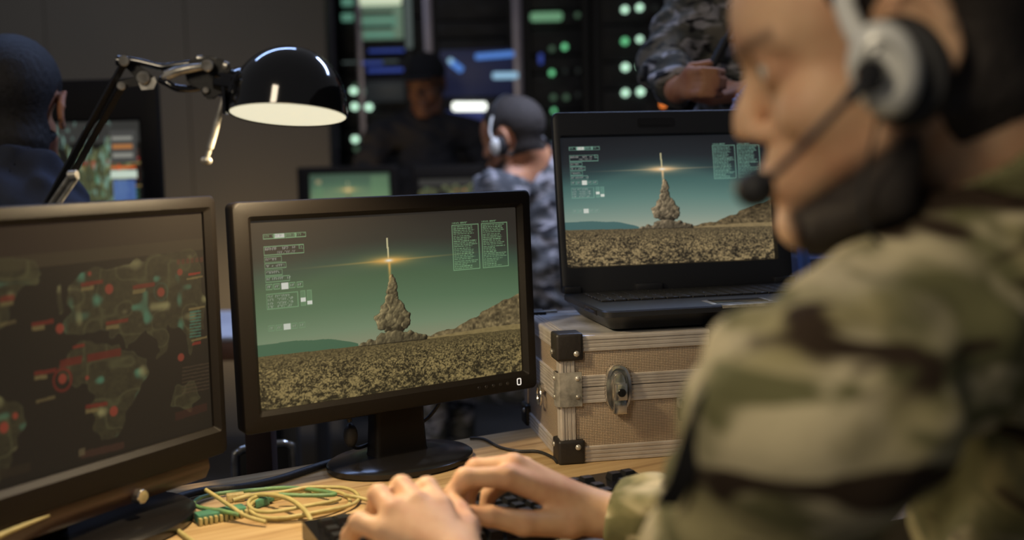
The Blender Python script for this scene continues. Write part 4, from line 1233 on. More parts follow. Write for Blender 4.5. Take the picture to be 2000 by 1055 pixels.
# ---------------------------------------------------------------- server racks
YR = 5.5
def rack(x0p, x1p, label, posts, units=(), leds=(), seed=0, ztop=2.35, yr=YR):
    x0 = P(x0p, 100, yr).x; x1 = P(x1p, 100, yr).x
    r = thing('server_rack', label, 'server rack', Matrix.Translation((x0, yr, 0)), 'server racks along the back')
    W = x1 - x0
    bm = NB()
    box(bm, 0, W, .62, .64, .05, ztop, 0); box(bm, 0, .02, .0, .64, .0, ztop, 0); box(bm, W - .02, W, .0, .64, .0, ztop, 0)
    box(bm, 0, W, 0, .64, ztop, ztop + .03, 0); box(bm, 0, W, 0, .64, .03, .06, 0)
    link_bm('rack_body', bm, M_rack, r, smooth=False)
    for (px, wpx, m) in posts:
        xa = P(px - wpx / 2, 100, yr).x - x0; xb = P(px + wpx / 2, 100, yr).x - x0
        bm = NB(); box(bm, xa, xb, -.03, -.001, 0.0, ztop + .02, .004); link_bm('post', bm, m, r)
    rng = random.Random(seed)
    z = .12
    while z < ztop - .12:
        h = rng.choice((.085, .13, .085, .18))
        bm = NB(); box(bm, .022, W - .022, .012, .55, z, z + h - .008, .002)
        for i in range(3): box(bm, .05, W * .45, .006, .014, z + h * .25 + i * h * .2, z + h * .25 + i * h * .2 + .006, 0)
        box(bm, W * .55, W - .05, .004, .014, z + h * .2, z + h * .6, .001)
        link_bm('server_unit', bm, M_unit, r); z += h
    for (px, py, m, rad) in leds:
        p = P(px, py, yr - .012); lp = Vector((p.x - x0, -.012, p.z))
        bm = NB(); cyl(bm, lp + Vector((0, .03, 0)), lp, rad, n=14, bev=rad * .3); link_bm('indicator_light', bm, m, r)
    return r
def emat(name, c, s):
    return mat(name, c, .4, emit=c, strength=s, vary=(3, c))
G1 = emat('led_pale_green', (172, 212, 186), 2.0); G2 = emat('led_green', (90, 170, 118), 1.6); G3 = emat('led_dim_green', (70, 95, 75), .7); G4 = emat('led_off', (50, 56, 54), .25)
OR = emat('led_amber', (225, 120, 50), 2.2)
r1 = rack(648, 835, 'server rack left of the group, with a lit pale green panel at its top', [(649, 12, M_post), (704, 12, M_post), (800, 12, M_rack), (838, 17, M_post)], leds=[(690, 177, G1, .016), (719, 178, G1, .016), (692, 208, G1, .016), (720, 209, G1, .016), (693, 272, G1, .016), (696, 291, G3, .013), (694, 168, G3, .012)], seed=1)
r2 = rack(846, 1004, 'glass fronted rack with glowing bars for blue tube reflections, behind the man in the cap', [(1011, 18, M_post), (1031, 8, M_rack)], seed=5)
r3 = rack(1024, 1146, 'server rack with small dim green lights, left of the brighter rack', [(1146, 10, M_rack), (1163, 12, M_rack)], leds=[(1103, 91, G2, .014), (1078, 95, G3, .013), (1128, 29, G3, .012), (1078, 142, G2, .013), (1104, 139, G4, .013), (1129, 138, G4, .013), (1081, 190, G3, .014), (1106, 190, G3, .014), (1129, 185, G4, .012), (1082, 216, G2, .011), (1079, 239, G4, .012), (1081, 285, G2, .014)], seed=7)
r4 = rack(1170, 1330, 'server rack with paired bright green lights and amber lamps, beside the standing soldier', [(1302, 10, M_rack)], leds=[(1221, 18, G1, .015), (1250, 14, G1, .015), (1221, 80, G2, .016), (1250, 76, G1, .0135), (1222, 131, G1, .017), (1252, 128, G1, .016), (1222, 181, G1, .016), (1252, 179, G1, .017), (1281, 15, G4, .012), (1295, 50, OR, .014), (1296, 204, OR, .013)], seed=9)
# lit panel in the first rack
def bar(parent, px0, px1, py0, py1, m, name, d=-.02, th=.02, r=.006):
    a = P(px0, py1, YR + d); b = P(px1, py0, YR + d)
    o = parent.location
    bm = NB(); box(bm, a.x - o.x, b.x - o.x, d - th, d, a.z, b.z, min(r, (b.z - a.z) * .4, (b.x - a.x) * .4))
    return link_bm(name, bm, m, parent)
LG0 = emat('lit_green_white', (200, 214, 184), .9); LG1 = emat('lit_panel_green', (98, 120, 102), .75); LG2 = emat('lit_teal_green', (84, 130, 112), .8); LB = emat('blue_reflection', (80, 125, 200), .9)
LB2 = emat('blue_reflection_dim', (48, 66, 140), .8); LBW = emat('blue_white_reflection', (140, 180, 205), 1.0); LW = emat('white_reflection', (235, 240, 230), 2.2); GRY = emat('grey_glow', (74, 84, 82), .8)  # blue and white ones imitate light reflected in the rack glass
bar(r1, 703, 782, -60, 12, LG0, 'lit_panel')
bar(r1, 706, 786, 12, 78, LG1, 'lit_panel', -.016, .006)
for y in (33, 45): bar(r1, 708, 775, y, y + 9, LG2, 'lit_panel', -.024, .004)
bar(r1, 712, 770, 62, 74, LG2, 'lit_panel', -.024, .004)
for y in (22, 50): bar(r1, 703, 768, y, y + 8, M_rack, 'shelf_slat', -.030, .01)
for y in (-4, 26): bar(r1, 668, 690, y, y + 16, LG2, 'lit_panel', -.02, .005)
bar(r1, 793, 802, -40, 95, GRY, 'lit_panel', -.034, .004)
bar(r1, 720, 790, 96, 103, LB2, 'blue_reflection'); bar(r1, 718, 788, 133, 142, LB2, 'blue_reflection'); bar(r1, 708, 748, 120, 127, LB2, 'blue_reflection'); bar(r1, 669, 778, 118, 124, GRY, 'lit_panel', -.016, .004)  # blue bars are reflections on the glass, made as emissive boxes
bar(r1, 714, 790, 158, 200, emat('faint_grey', (40, 44, 46), .5), 'lit_panel', -.016, .004)
bar(r3, 1036, 1098, 24, 42, emat('lit_soft_green', (98, 140, 108), .9), 'lit_panel', -.02, .01, .03)
bar(r3, 1052, 1060, 105, 125, LB2, 'blue_reflection', -.02, .006)
# reflections on the rack glass, built as glowing bars
def refl_bar(parent, x0, y0, x1, y1, rpx, m, d=-.03):
    a = P(x0, y0, YR + d) - Vector(parent.location); b = P(x1, y1, YR + d) - Vector(parent.location)
    bm = NB(); cyl(bm, a, b, rpx / FPX * YR, n=14, bev=.006); return link_bm('blue_reflection', bm, m, parent)
refl_bar(r2, 928, 111, 1004, 105, 5.5, LB); refl_bar(r2, 962, 148, 1012, 147, 6, LBW); refl_bar(r2, 880, 120, 903, 138, 6.5, LB)
refl_bar(r2, 876, 116, 884, 122, 5, LBW, -.05)
o = refl_bar(r2, 884, 208, 950, 208, 8, LW); o['label'] = 'bright glowing bar standing in for a white reflection'
bm = NB(); a = P(872, 216, YR) - Vector(r2.location); b_ = P(985, 300, YR) - Vector(r2.location)
loft(bm, [[P(x, y, YR + d) - Vector(r2.location) for x, y in ((870, 216), (960, 216), (975, 315), (925, 315))] for d in (-.012, -.018)])
link_bm('blue_glow_panel', bm, emat('deep_blue_sheen', (34, 44, 92), .75), r2)  # emissive sheet stands in for the blue glow on the glass
bar(r2, 862, 1000, 95, 190, emat('deep_blue_glow', (26, 30, 54), .7), 'blue_glow_panel', -.010, .004)  # broad dim emissive sheet, the same blue glow painted wider
# ---------------------------------------------------------------- people
def skin_material(name, base, red, beard, lips=(150, 92, 78)):
    m = bpy.data.materials.new(name); m.use_nodes = True
    nt = m.node_tree; b = nt.nodes['Principled BSDF']
    b.inputs['Roughness'].default_value = .55; b.inputs['Specular IOR Level'].default_value = .35
    b.inputs['Subsurface Weight'].default_value = .12; b.inputs['Subsurface Radius'].default_value = (.012, .004, .002)
    b.inputs['Subsurface Scale'].default_value = .5
    tc = nt.nodes.new('ShaderNodeTexCoord')
    n = nt.nodes.new('ShaderNodeTexNoise'); n.inputs['Scale'].default_value = 28; n.inputs['Detail'].default_value = 5
    nt.links.new(tc.outputs['Object'], n.inputs['Vector'])
    cr = nt.nodes.new('ShaderNodeValToRGB'); cr.color_ramp.elements[0].position = .42; cr.color_ramp.elements[1].position = .72
    nt.links.new(n.outputs[0], cr.inputs[0])
    mx = nt.nodes.new('ShaderNodeMix'); mx.data_type = 'RGBA'; nt.links.new(cr.outputs[0], mx.inputs[0])
    mx.inputs[6].default_value = lin(base); mx.inputs[7].default_value = lin(red)
    at = nt.nodes.new('ShaderNodeAttribute'); at.attribute_name = 'tone'
    m2 = nt.nodes.new('ShaderNodeMix'); m2.data_type = 'RGBA'
    nt.links.new(at.outputs['Fac'], m2.inputs[0]); nt.links.new(mx.outputs[2], m2.inputs[6]); m2.inputs[7].default_value = lin(beard)
    nt.links.new(m2.outputs[2], b.inputs['Base Color'])
    bp = nt.nodes.new('ShaderNodeBump'); bp.inputs['Strength'].default_value = .25; bp.inputs['Distance'].default_value = .001
    n2 = nt.nodes.new('ShaderNodeTexNoise'); n2.inputs['Scale'].default_value = 160
    nt.links.new(tc.outputs['Object'], n2.inputs['Vector']); nt.links.new(n2.outputs[0], bp.inputs['Height']); nt.links.new(bp.outputs[0], b.inputs['Normal'])
    return m

class Head:
    """local frame: f forward, l left, u up; origin between the ear canals"""
    def __init__(s, O, F, roll=0.0, sc_=1.0, Uhint=(0, 0, 1)):
        s.O = Vector(O); s.F = Vector(F).normalized()
        U = Vector(Uhint); s.U = (U - s.F * U.dot(s.F)).normalized()
        s.L = s.U.cross(s.F)
        s.k = sc_
        s.R = np.array([np3(s.F), np3(s.L), np3(s.U)])
    def w(s, f, l, u): return s.O + (s.F * f + s.L * l + s.U * u) * s.k
    def loc(s, X): return ((X - np3(s.O)) @ s.R.T) / s.k

def add_head(S, H):
    k = H.k
    def E(c, r, kk=.01, op=1, rot=None): 
        R = H.R if rot is None else rot @ H.R
        S.el(H.w(*c), np.array(r) * k, R, kk * k, op)
    def C(a, b, ra, rb=None, kk=.008, op=1): S.rc(H.w(*a), H.w(*b), ra * k, (ra if rb is None else rb) * k, kk * k, op)
    E((-.006, 0, .050), (.099, .074, .082), .02)
    E((.052, 0, .040), (.046, .058, .046), .02)
    E((.038, 0, -.030), (.052, .056, .070), .02)
    for q in (-1, 1):
        E((.058, .043 * q, -.022), (.026, .018, .020), .014)              # cheekbone
        C((-.002, .056 * q, -.045), (.030, .050 * q, -.088), .014, .014, .014)   # jaw angle
        C((.030, .050 * q, -.088), (.078, .016 * q, -.104), .014, .015, .014)    # jaw line
        C((.089, .008 * q, .030), (.074, .046 * q, .028), .009, .009, .010)      # brow ridge
    E((.076, 0, -.062), (.026, .030, .030), .012)
    E((.086, 0, -.098), (.017, .020, .017), .012)                           # chin
    for q in (-1, 1):
        E((.100, .031 * q, .011), (.013, .018, .010), .010, -1)           # eye socket
        E((.0765, .033 * q, .011), (.0150, .0150, .0140), .005)           # lids over the eyeball
        E((.096, .034 * q, .0105), (.015, .0145, .0054), .0015, -1)       # lid opening
    C((.090, 0, .014), (.104, 0, -.014), .0075, .0085, .008)                # nose bridge
    C((.102, 0, -.014), (.107, 0, -.023), .0092, .0085, .006)               # tip
    for q in (-1, 1):
        E((.0955, .0115 * q, -.0285), (.0095, .0062, .0070), .008)
        E((.0985, .0068 * q, -.0365), (.005, .0032, .004), .002, -1)
    E((.0985, 0, -.0560), (.0066, .022, .0054), .004)
    E((.0970, 0, -.0705), (.0066, .020, .0056), .004)
    C((.1000, -.02, -.0630), (.1000, .02, -.0630), .0020, .0020, .002, -1)
    for q in (-1, 1):                                                       # ears
        a = math.radians(18); Rr = np.array([[math.cos(a), 0, -math.sin(a)], [0, 1, 0], [math.sin(a), 0, math.cos(a)]])
        E((-.012, .079 * q, .006), (.020, .007, .033), .004, 1, Rr)
        E((-.007, .086 * q, .008), (.012, .006, .022), .003, -1, Rr)
        C((-.026, .084 * q, .006), (-.010, .086 * q, .036), .0040, .0040, .003)
        C((-.010, .086 * q, .036), (.004, .082 * q, .026), .0038, .003, .003)
        E((-.002, .078 * q, -.022), (.009, .006, .010), .004)

def hand_auto(S, W, d, n, q, curl=.5, s=1.0, spread=.1):
    """W wrist, d pointing direction, n back-of-hand normal, q=+1 thumb on the n x d side"""
    W = Vector(W); d = Vector(d).normalized(); n = Vector(n); n = (n - d * n.dot(d)).normalized(); t = n.cross(d) * q
    for i in range(4):
        off = (.5 - i / 3.0) * .066 * s
        mcp = W + d * (.092 - .004 * abs(i - 1)) * s + t * off
        S.rc(W + t * off * .45 + d * .01, mcp, .014 * s, .0115 * s, .012)
        L = [(.044, .028, .022), (.048, .031, .023), (.044, .029, .022), (.034, .022, .020)][i]
        p = mcp; a = curl * .5
        for j in range(3):
            dd = (d * math.cos(a) - n * math.sin(a) + t * (.5 - i / 3.0) * spread).normalized()
            p2 = p + dd * L[j] * s; r = (.0098, .0088, .0080, .0068)
            S.rc(p, p2, r[j] * s, r[j + 1] * s, .003); p = p2; a += curl
    a = W + t * .022 * s + d * .02 * s; b = W + t * .046 * s + d * .050 * s - n * .010 * s; c = b + (d * .8 + t * .25 - n * .3 * curl).normalized() * .032 * s
    e = c + (d - n * .3 * curl - t * .1).normalized() * .026 * s
    S.rc(a, b, .014 * s, .012 * s, .012); S.rc(b, c, .0115 * s, .0098 * s, .004); S.rc(c, e, .0096 * s, .008 * s, .004)

def hand_joints(S, W, elbow, fingers, thumb, rw=.024):
    """fingers: list of [mcp, pip, dip, tip] world points, thumb: [cmc, mcp, ip, tip]"""
    W = Vector(W)
    for i, f in enumerate(fingers):
        m, p, d, t = f
        base = W.lerp(m, .12) if True else W
        S.rc(base, m, .0150, .0125, .014)
        S.rc(m, p, .0118, .0105, .004); S.rc(p, d, .0108, .0092, .003); S.rc(d, t, .0094, .0080, .003)
        S.el(p, (.0112, .0112, .0108), None, .004)
    c, m, i_, t = thumb
    S.rc(W.lerp(c, .4), c, .016, .0150, .014); S.rc(c, m, .0155, .0130, .010); S.rc(m, i_, .0128, .0108, .005); S.rc(i_, t, .0110, .0088, .004)

def person(name, label, spec, h=.006, group=None):
    H = spec['head']; nb = Vector(spec['neck']); shL, shR = map(Vector, spec['shoulders']); elL, elR = map(Vector, spec['elbows'])
    wrL, wrR = map(Vector, spec['wrists']); pel = Vector(spec['pelvis']); chest = Vector(spec['chest']); knL, knR = map(Vector, spec['knees']); ftL, ftR = map(Vector, spec['feet'])
    side = (shL - shR).normalized()
    root = thing(name, label, 'person', Matrix.Translation((pel.x, pel.y, 0)), group)
    bpy.context.view_layer.update()
    S = SDF(); add_head(S, H)
    S.rc(H.w(-.022, 0, -.02), nb, .054 * H.k, .060, .02)
    S.rc(nb, chest, .06, .10, .03); S.rc(chest, pel, .11, .10, .04)
    hipL = pel + side * .09; hipR = pel - side * .09
    for sh, el, wr, hp, kn, ft in ((shL, elL, wrL, hipL, knL, ftL), (shR, elR, wrR, hipR, knR, ftR)):
        S.rc(nb.lerp(sh, .2), sh, .05, .048, .03); S.rc(sh, el, .046, .038, .015); S.rc(el, wr, .036, .025, .01)
        S.rc(hp, kn, .075, .05, .02); S.rc(kn, ft + Vector((0, 0, .06)), .045, .035, .02)
        S.rc(ft + Vector((0, 0, .05)), ft + Vector((0, 0, .045)) + Vector(spec['toes']) * .15, .04, .035, .01)
    spec['hands'](S)
    allp = [nb, shL, shR, elL, elR, wrL, wrR, pel, knL, knR, ftL, ftR, H.O, chest]
    lo = Vector([min(p[i] for p in allp) for i in range(3)]) - Vector((.22, .22, .13)); hi = Vector([max(p[i] for p in allp) for i in range(3)]) + Vector((.22, .22, .20))
    if spec.get('lo'): lo.z = max(lo.z, spec['lo'])
    def tone(Pn):
        q = H.loc(Pn); f, l, u = q.T
        t = np.zeros(len(Pn))
        near = (np.abs(l) < .11) & (np.abs(f) < .15) & (u < .16) & (u > -.16)
        if spec.get('beard', False):
            line = -.083 + (.092 - f) * .42
            t = np.maximum(t, np.clip((line - u) / .014 + .5, 0, 1) * np.clip((.094 - f) / .010 + .5, 0, 1) * np.clip((f + .012) / .02, 0, 1) * np.clip((u + .15) / .02, 0, 1))
            t = np.maximum(t, .55 * np.clip(1 - ((np.abs(l) - .0) / .028) ** 2, 0, 1) * np.clip(1 - ((u + .047) / .006) ** 2, 0, 1) * (f > .08) * .6)
        e = np.exp(-(((u - .030 - .06 * (np.abs(l) - .03)) / .0055) ** 2)) * (np.abs(l) > .012) * (np.abs(l) < .056) * (f > .05) * .65
        t = np.maximum(t, e)
        ey = np.exp(-(((u - .005) / .005) ** 2 + ((np.abs(l) - .031) / .006) ** 2)) * (f > .07) * .9
        t = np.maximum(t, ey * (0 if spec.get('eyes') else 1))
        return t * near
    def fb(X, bc, br): return S.ev(X, bc, br)
    hb = h
    body = sdf_mesh('body', fb, lo, hi, hb, spec['skin'], root, attr=('tone', tone))
    # jacket
    J = SDF(); g = spec.get('bulk', .012)
    J.rc(nb.lerp(chest, .12), chest, .085 + g, .135 + g, .04); J.rc(chest, pel, .135 + g, .12 + g, .05)
    for sh, el, wr in ((shL, elL, wrL), (shR, elR, wrR)):
        J.rc(nb.lerp(sh, .25), sh, .058 + g, .056 + g, .04); J.rc(sh, el, .056 + g, .046 + g, .02); J.rc(el, el.lerp(wr, .90), .045 + g, .034 + g * .7, .015)
    ax = (H.w(-.022, 0, -.02) - nb).normalized()
    J.rc(nb - ax * .02, nb + ax * spec.get('collar', .035), .070 + g * .6, .068 + g * .6, .02)
    amp = spec.get('fold', .004)
    def post(X, d):
        w = np.sin(X[:, 0] * 61 + 2.2 * np.sin(X[:, 2] * 33)) * np.sin(X[:, 2] * 47 + 2 * np.sin(X[:, 1] * 39)) + .6 * np.sin(X[:, 1] * 71 + X[:, 2] * 55 + 1.7 * np.sin(X[:, 0] * 41))
        d = d + amp * w
        # neck opening
        A = np3(nb + ax * .005); ab = np3(ax)
        t = (X - A) @ ab; rr = np.linalg.norm(X - A - t[:, None] * ab, axis=1)
        cl = spec.get('collar', .035)
        d = np.where((rr < .115) & (t < cl + .14), np.maximum(d, t - cl - .002), d)
        hole = np.maximum(np.maximum(rr - (.0625 + g * .5), -t), t - cl - .10)
        return np.maximum(d, -hole)
    J.post = post
    def cut(X, bc, br):
        d = J.ev(X, bc, br)
        for el, wr, cf in ((elL, wrL, spec.get('cuffs', (.93, .93))[0]), (elR, wrR, spec.get('cuffs', (.93, .93))[1])):
            n = np3((wr - el).normalized()); c = np3(el.lerp(wr, cf))
            t = (X - c) @ n; r = np.linalg.norm(X - c - t[:, None] * n, axis=1)
            m = (r < .085)
            d = np.where(m & (t > 0) & (t < .14), np.maximum(d, t), d)
        if spec.get('tuck', True): d = np.maximum(d, (pel.z - .10) - X[:, 2])
        return d
    sdf_mesh('jacket', cut, lo, hi, spec.get('jh', h), spec['cloth'], root)
    # trousers and boots
    if not spec.get('notrousers'):
        Tq = SDF()
        Tq.rc(pel + Vector((0, 0, .04)), pel, .125, .125, .03)
        for hp, kn, ft in ((hipL, knL, ftL), (hipR, knR, ftR)):
            Tq.rc(hp, kn, .092, .068, .03); Tq.rc(kn, ft + Vector((0, 0, .14)), .066, .055, .02)
        sdf_mesh('trousers', lambda X, bc, br: np.maximum(Tq.ev(X, bc, br), X[:, 2] - (pel.z + .10)), lo, hi, .010, spec['trouser'], root)
        for kn, ft in ((knL, ftL), (knR, ftR)):
            Bq = SDF(); t_ = Vector(spec['toes'])
            Bq.rc(ft + Vector((0, 0, .2)), ft + Vector((0, 0, .055)), .055, .052, .02); Bq.rc(ft + Vector((0, 0, .05)), ft + Vector((0, 0, .045)) + t_ * .17, .05, .042, .03)
            l2 = Vector((min(ft.x, (ft + t_ * .25).x) - .12, min(ft.y, (ft + t_ * .25).y) - .12, -.01)); h2 = Vector((max(ft.x, (ft + t_ * .25).x) + .12, max(ft.y, (ft + t_ * .25).y) + .12, .30))
            sdf_mesh('boot', lambda X, bc, br: np.maximum(Bq.ev(X, bc, br), .003 - X[:, 2]), l2, h2, .010, M_rubber, root)
    # hair
    th = spec.get('hair_t', .008)
    hk = H.k
    Sh = SDF(); add_head(Sh, H); Sh.rc(H.w(-.022, 0, -.02), nb, .054 * hk, .060, .02)
    Sh.p = [q for q in Sh.p if not (q[0] == 'e' and 0)]
    def hair(X, bc, br):
        q = H.loc(X); f, l, u = q.T
        d0 = Sh.ev(X, bc, br)
        strand = .0012 * np.sin(l * 900 + 3 * np.sin(f * 120)) * np.sin(u * 300 + f * 500)
        low = spec.get('hairline', (-.012, .062))
        # region: behind a line running from the temple down to the nape, clear of the ear
        fr = f - (.058 - .55 * np.clip(.075 - u, 0, .2) + .25 * np.clip(u - .075, 0, .1))
        tp = f - .082
        reg = np.where(u > .078, tp, np.maximum(fr, -1))
        nape = -(u + spec.get('nape', .055) + .15 * f)
        reg = np.maximum(reg, nape)
        ear = .030 - np.sqrt(((f + .008) * 1.15) ** 2 + ((u - .004) * .85) ** 2)
        reg = np.maximum(reg, np.where(np.abs(l) > .05, ear, -1))
        tk = (th + .0015) * np.clip(-reg / .020, 0, 1) ** .7 - .0015
        return d0 + (strand - tk) * hk
    hl = H.O - Vector((.16, .16, .16)) * hk; hh = H.O + Vector((.16, .16, .18)) * hk
    if spec.get('hair') is not None:
        sdf_mesh('hair', hair, hl, hh, min(h, .004), spec['hair'], root)
    if spec.get('eyes'):
        for q in (-1, 1):
            bm = NB(); ball(bm, (0, 0, 0), .0128 * hk, None, 24)
            ey = link_bm('eye', bm, M_eye, root); Mx_ = Matrix(((H.F.x, H.L.x, H.U.x), (H.F.y, H.L.y, H.U.y), (H.F.z, H.L.z, H.U.z))).to_4x4(); Mx_.translation = H.w(.0768, .033 * q, .011)
            ey.matrix_parent_inverse = root.matrix_world.inverted(); ey.matrix_basis = Mx_
    if spec.get('cap'):
        Cq = SDF(); Cq.el(H.w(-.004, 0, .062), np.array((.112, .088, .088)) * hk, H.R, .01); 
        brim = SDF(); brim.el(H.w(.095, 0, .055), np.array((.075, .070, .007)) * hk, H.R, .01)
        def cap(X, bc, br):
            q = H.loc(X); d = np.maximum(Cq.ev(X, bc, br), (.050 - q[:, 2]) * hk)
            return np.minimum(d, brim.ev(X, bc, br))
        sdf_mesh('cap', cap, H.O - Vector((.22, .22, .1)), H.O + Vector((.22, .22, .22)), .006, spec['cap'], root)
    if spec.get('beard_shell'):
        def beard(X, bc, br):
            q = H.loc(X); f, l, u = q.T
            d = Sh.ev(X, bc, br) + .0010 * np.sin(l * 700 + f * 500) * np.sin(u * 800)
            line = -.089 + (.092 - f) * .42
            reg = np.maximum(np.maximum(u - line, f - .088), np.maximum(-(f + .0), -(u + .135)))
            return d - (.0060 * np.clip(-reg / .022, 0, 1) ** .8 - .0012) * hk
        sdf_mesh('beard', beard, hl, hh, .0035, spec['hair'], root)
    return root

def eye_material():
    m = bpy.data.materials.new('eye'); m.use_nodes = True; nt = m.node_tree; b = nt.nodes['Principled BSDF']; b.inputs['Roughness'].default_value = .15
    tc = nt.nodes.new('ShaderNodeTexCoord'); sx = nt.nodes.new('ShaderNodeSeparateXYZ'); nt.links.new(tc.outputs['Object'], sx.inputs[0])
    cr = nt.nodes.new('ShaderNodeValToRGB'); e = cr.color_ramp.elements; cr.color_ramp.interpolation = 'CONSTANT'
    e[0].position = 0; e[0].color = lin((205, 196, 184)); e[1].position = .0112 * 50; e[1].color = lin((70, 90, 96)); x = e.new(.0122 * 50); x.color = lin((10, 10, 10))
    mu = nt.nodes.new('ShaderNodeMath'); mu.operation = 'MULTIPLY'; mu.inputs[1].default_value = 50; nt.links.new(sx.outputs[0], mu.inputs[0]); nt.links.new(mu.outputs[0], cr.inputs[0]); nt.links.new(cr.outputs[0], b.inputs['Base Color'])
    return m
M_eye = eye_material()
SK1 = skin_material('skin_warm', (218, 178, 142), (198, 148, 116), (38, 28, 22))
SK2 = skin_material('skin_tan', (182, 130, 96), (160, 104, 80), (34, 26, 22))
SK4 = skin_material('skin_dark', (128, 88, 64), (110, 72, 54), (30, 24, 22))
M_hair = mat('dark_hair', (50, 44, 40), .8, bump=(500, .6))
M_hair2 = mat('brown_black_hair', (36, 34, 38), .7, bump=(420, .7), vary=(120, (22, 20, 22)))
CAMF = camo('camouflage_cloth_green', (166, 156, 114), (110, 108, 74), (60, 48, 37), (204, 192, 156), 9.0, 4.1)
CAMB = camo('camouflage_cloth_grey', (112, 112, 114), (74, 76, 80), (40, 40, 44), (158, 156, 162), 14.0, 5.0)
CAMC = camo('camouflage_cloth_brown', (112, 108, 100), (76, 78, 76), (40, 40, 42), (168, 166, 172), 15.0, 9.0)
CLB = mat('dark_blue_cloth', (62, 70, 92), .9, bump=(60, .4), vary=(7, (44, 48, 62)))
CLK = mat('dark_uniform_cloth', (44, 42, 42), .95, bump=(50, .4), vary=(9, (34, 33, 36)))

# --- the man with the headset in the foreground
Fd = Vector((-math.cos(math.radians(12)), math.sin(math.radians(12)), 0))
pt = math.radians(13.6)
Fh = Fd * math.cos(pt) + Vector((0, 0, -1)) * math.sin(pt)
HO = P(1740, 110, .775)
head1 = Head(HO, Fh, sc_=.985)
nb1 = P(1985, 490, .815)
def hands1(S):
    # right hand, nearer the case: fingertips and thumb tip close together
    W = P(1182, 1008, 1.20)
    hand_joints(S, W, None, [
        [P(988, 932, 1.160), P(908, 934, 1.150), P(880, 968, 1.145), P(886, 998, 1.140)],
        [P(1003, 908, 1.185), P(930, 915, 1.185), P(897, 948, 1.185), P(900, 985, 1.180)],
        [P(1022, 914, 1.210), P(950, 922, 1.215), P(915, 958, 1.215), P(915, 990, 1.210)],
        [P(1042, 930, 1.235), P(985, 940, 1.240), P(955, 968, 1.240), P(948, 992, 1.235)]],
        [P(1110, 1022, 1.175), P(1022, 1022, 1.145), P(955, 1008, 1.130), P(908, 1003, 1.125)])
    # left hand, nearer the camera, back of the hand up
    W2 = P(905, 1112, 1.02)
    hand_joints(S, W2, None, [
        [P(862, 992, 1.085), P(834, 953, 1.115), P(818, 985, 1.150), P(815, 1010, 1.155)],
        [P(812, 984, 1.080), P(784, 950, 1.112), P(768, 985, 1.145), P(766, 1012, 1.150)],
        [P(768, 1000, 1.070), P(740, 968, 1.098), P(728, 1003, 1.128), P(728, 1030, 1.132)],
        [P(752, 1040, 1.055), P(703, 1022, 1.075), P(684, 1046, 1.095), P(676, 1075, 1.095)]],
        [P(905, 1070, 1.050), P(912, 1030, 1.085), P(897, 1000, 1.115), P(884, 978, 1.135)])
spec1 = dict(head=head1, neck=nb1, shoulders=(P(1592, 805, .665), (nb1.x - .01, 1.03, .95)),
    elbows=((.128, .845, .79), P(1530, 1050, 1.12)), wrists=(P(905, 1112, 1.02), P(1182, 1008, 1.20)),
    chest=(.47, .84, .88), pelvis=(.56, .86, .50), knees=((.12, .74, .50), (.14, 1.0, .50)), feet=((.10, .74, 0), (.12, 1.0, 0)), toes=(-1, 0, 0),
    hands=hands1, skin=SK1, cloth=CAMF, trouser=CAMF, hair=M_hair, beard=True, beard_shell=True, eyes=True, bulk=.014, fold=.0050, collar=.102, nape=.075, cuffs=(.62, .93), jh=.005)
man1 = person('person', 'bearded man in green camouflage with a headset, large in the foreground, typing', spec1, h=.0035)

# --- his headset
hset = thing('headset', 'silver and black headset with a boom microphone worn by the man in the foreground', 'headset', Matrix.Translation(P(1725, 130, .70)))
bpy.context.view_layer.update()
IH = hset.matrix_world.inverted()
def hs(name, bm, m, lab=None):
    bmesh.ops.transform(bm, matrix=IH, verts=bm.verts)
    o = link_bm(name, bm, m, hset)
    if lab: o['label'] = lab
    return o
M_silver = mat('silver_plastic', (222, 222, 216), .3, .1, vary=(20, (214, 214, 208)))
# the disc axis points from the head towards the camera side
axd = (head1.L * .96 + head1.F * .18).normalized()
earC = P(1726, 135, .672)
zc = axd; xc = head1.F.copy(); xc = (xc - zc * xc.dot(zc)).normalized(); yc = zc.cross(xc)
tl = math.radians(0)
def disc_M(c): 
    m = Matrix(((xc.x, yc.x, zc.x), (xc.y, yc.y, zc.y), (xc.z, yc.z, zc.z))).to_4x4(); m.translation = c; return m
def edisc(bm, c, prof, sx, sy, n=40):
    m = disc_M(c) @ Matrix.Diagonal((sx, sy, 1, 1)); lathe(bm, prof, m, n, True, True)
bm = NB(); edisc(bm, P(1765, 140, .690), [(.006, -.016), (.030, -.016), (.034, -.010), (.034, -.004), (.030, .002), (.010, .004)], .80, 1.02); hs('ear_pad', bm, M_rubber)
bm = NB(); edisc(bm, earC, [(.012, .004), (.0165, .0085), (.022, .0070), (.027, .001), (.0275, -.006), (.023, -.012), (.006, -.012)], .76, 1.06); hs('ear_cup', bm, M_silver)
bm = NB(); edisc(bm, P(1702, 146, .664), [(.001, -.002), (.0090, -.002), (.0098, .002), (.0080, .008), (.001, .009)], 1, 1.1); hs('boom_hub', bm, M_gloss)
bm = NB(); tube(bm, [P(1712, 105, .672), P(1682, 80, .678), P(1660, 40, .690), P(1648, 0, .70), P(1652, -50, .712), head1.w(.048, .052, .118), head1.w(.040, .0, .142), head1.w(.030, -.060, .115), head1.w(.012, -.088, .060), head1.w(.0, -.092, .02)], lambda t: .0068 - .001 * t, 12); hs('headband', bm, M_silver)
bm = NB(); tube(bm, [P(1700, 150, .660), P(1660, 190, .657), P(1600, 252, .655), P(1545, 310, .662), P(1500, 350, .672), P(1480, 364, .680)], lambda t: .0042 if t < .22 else .0024, 10); hs('boom', bm, M_rubber)
bm = NB(); ball(bm, P(1474, 369, .685), (.0125, .0125, .0120), None, 20); hs('microphone_foam', bm, M_rubber)
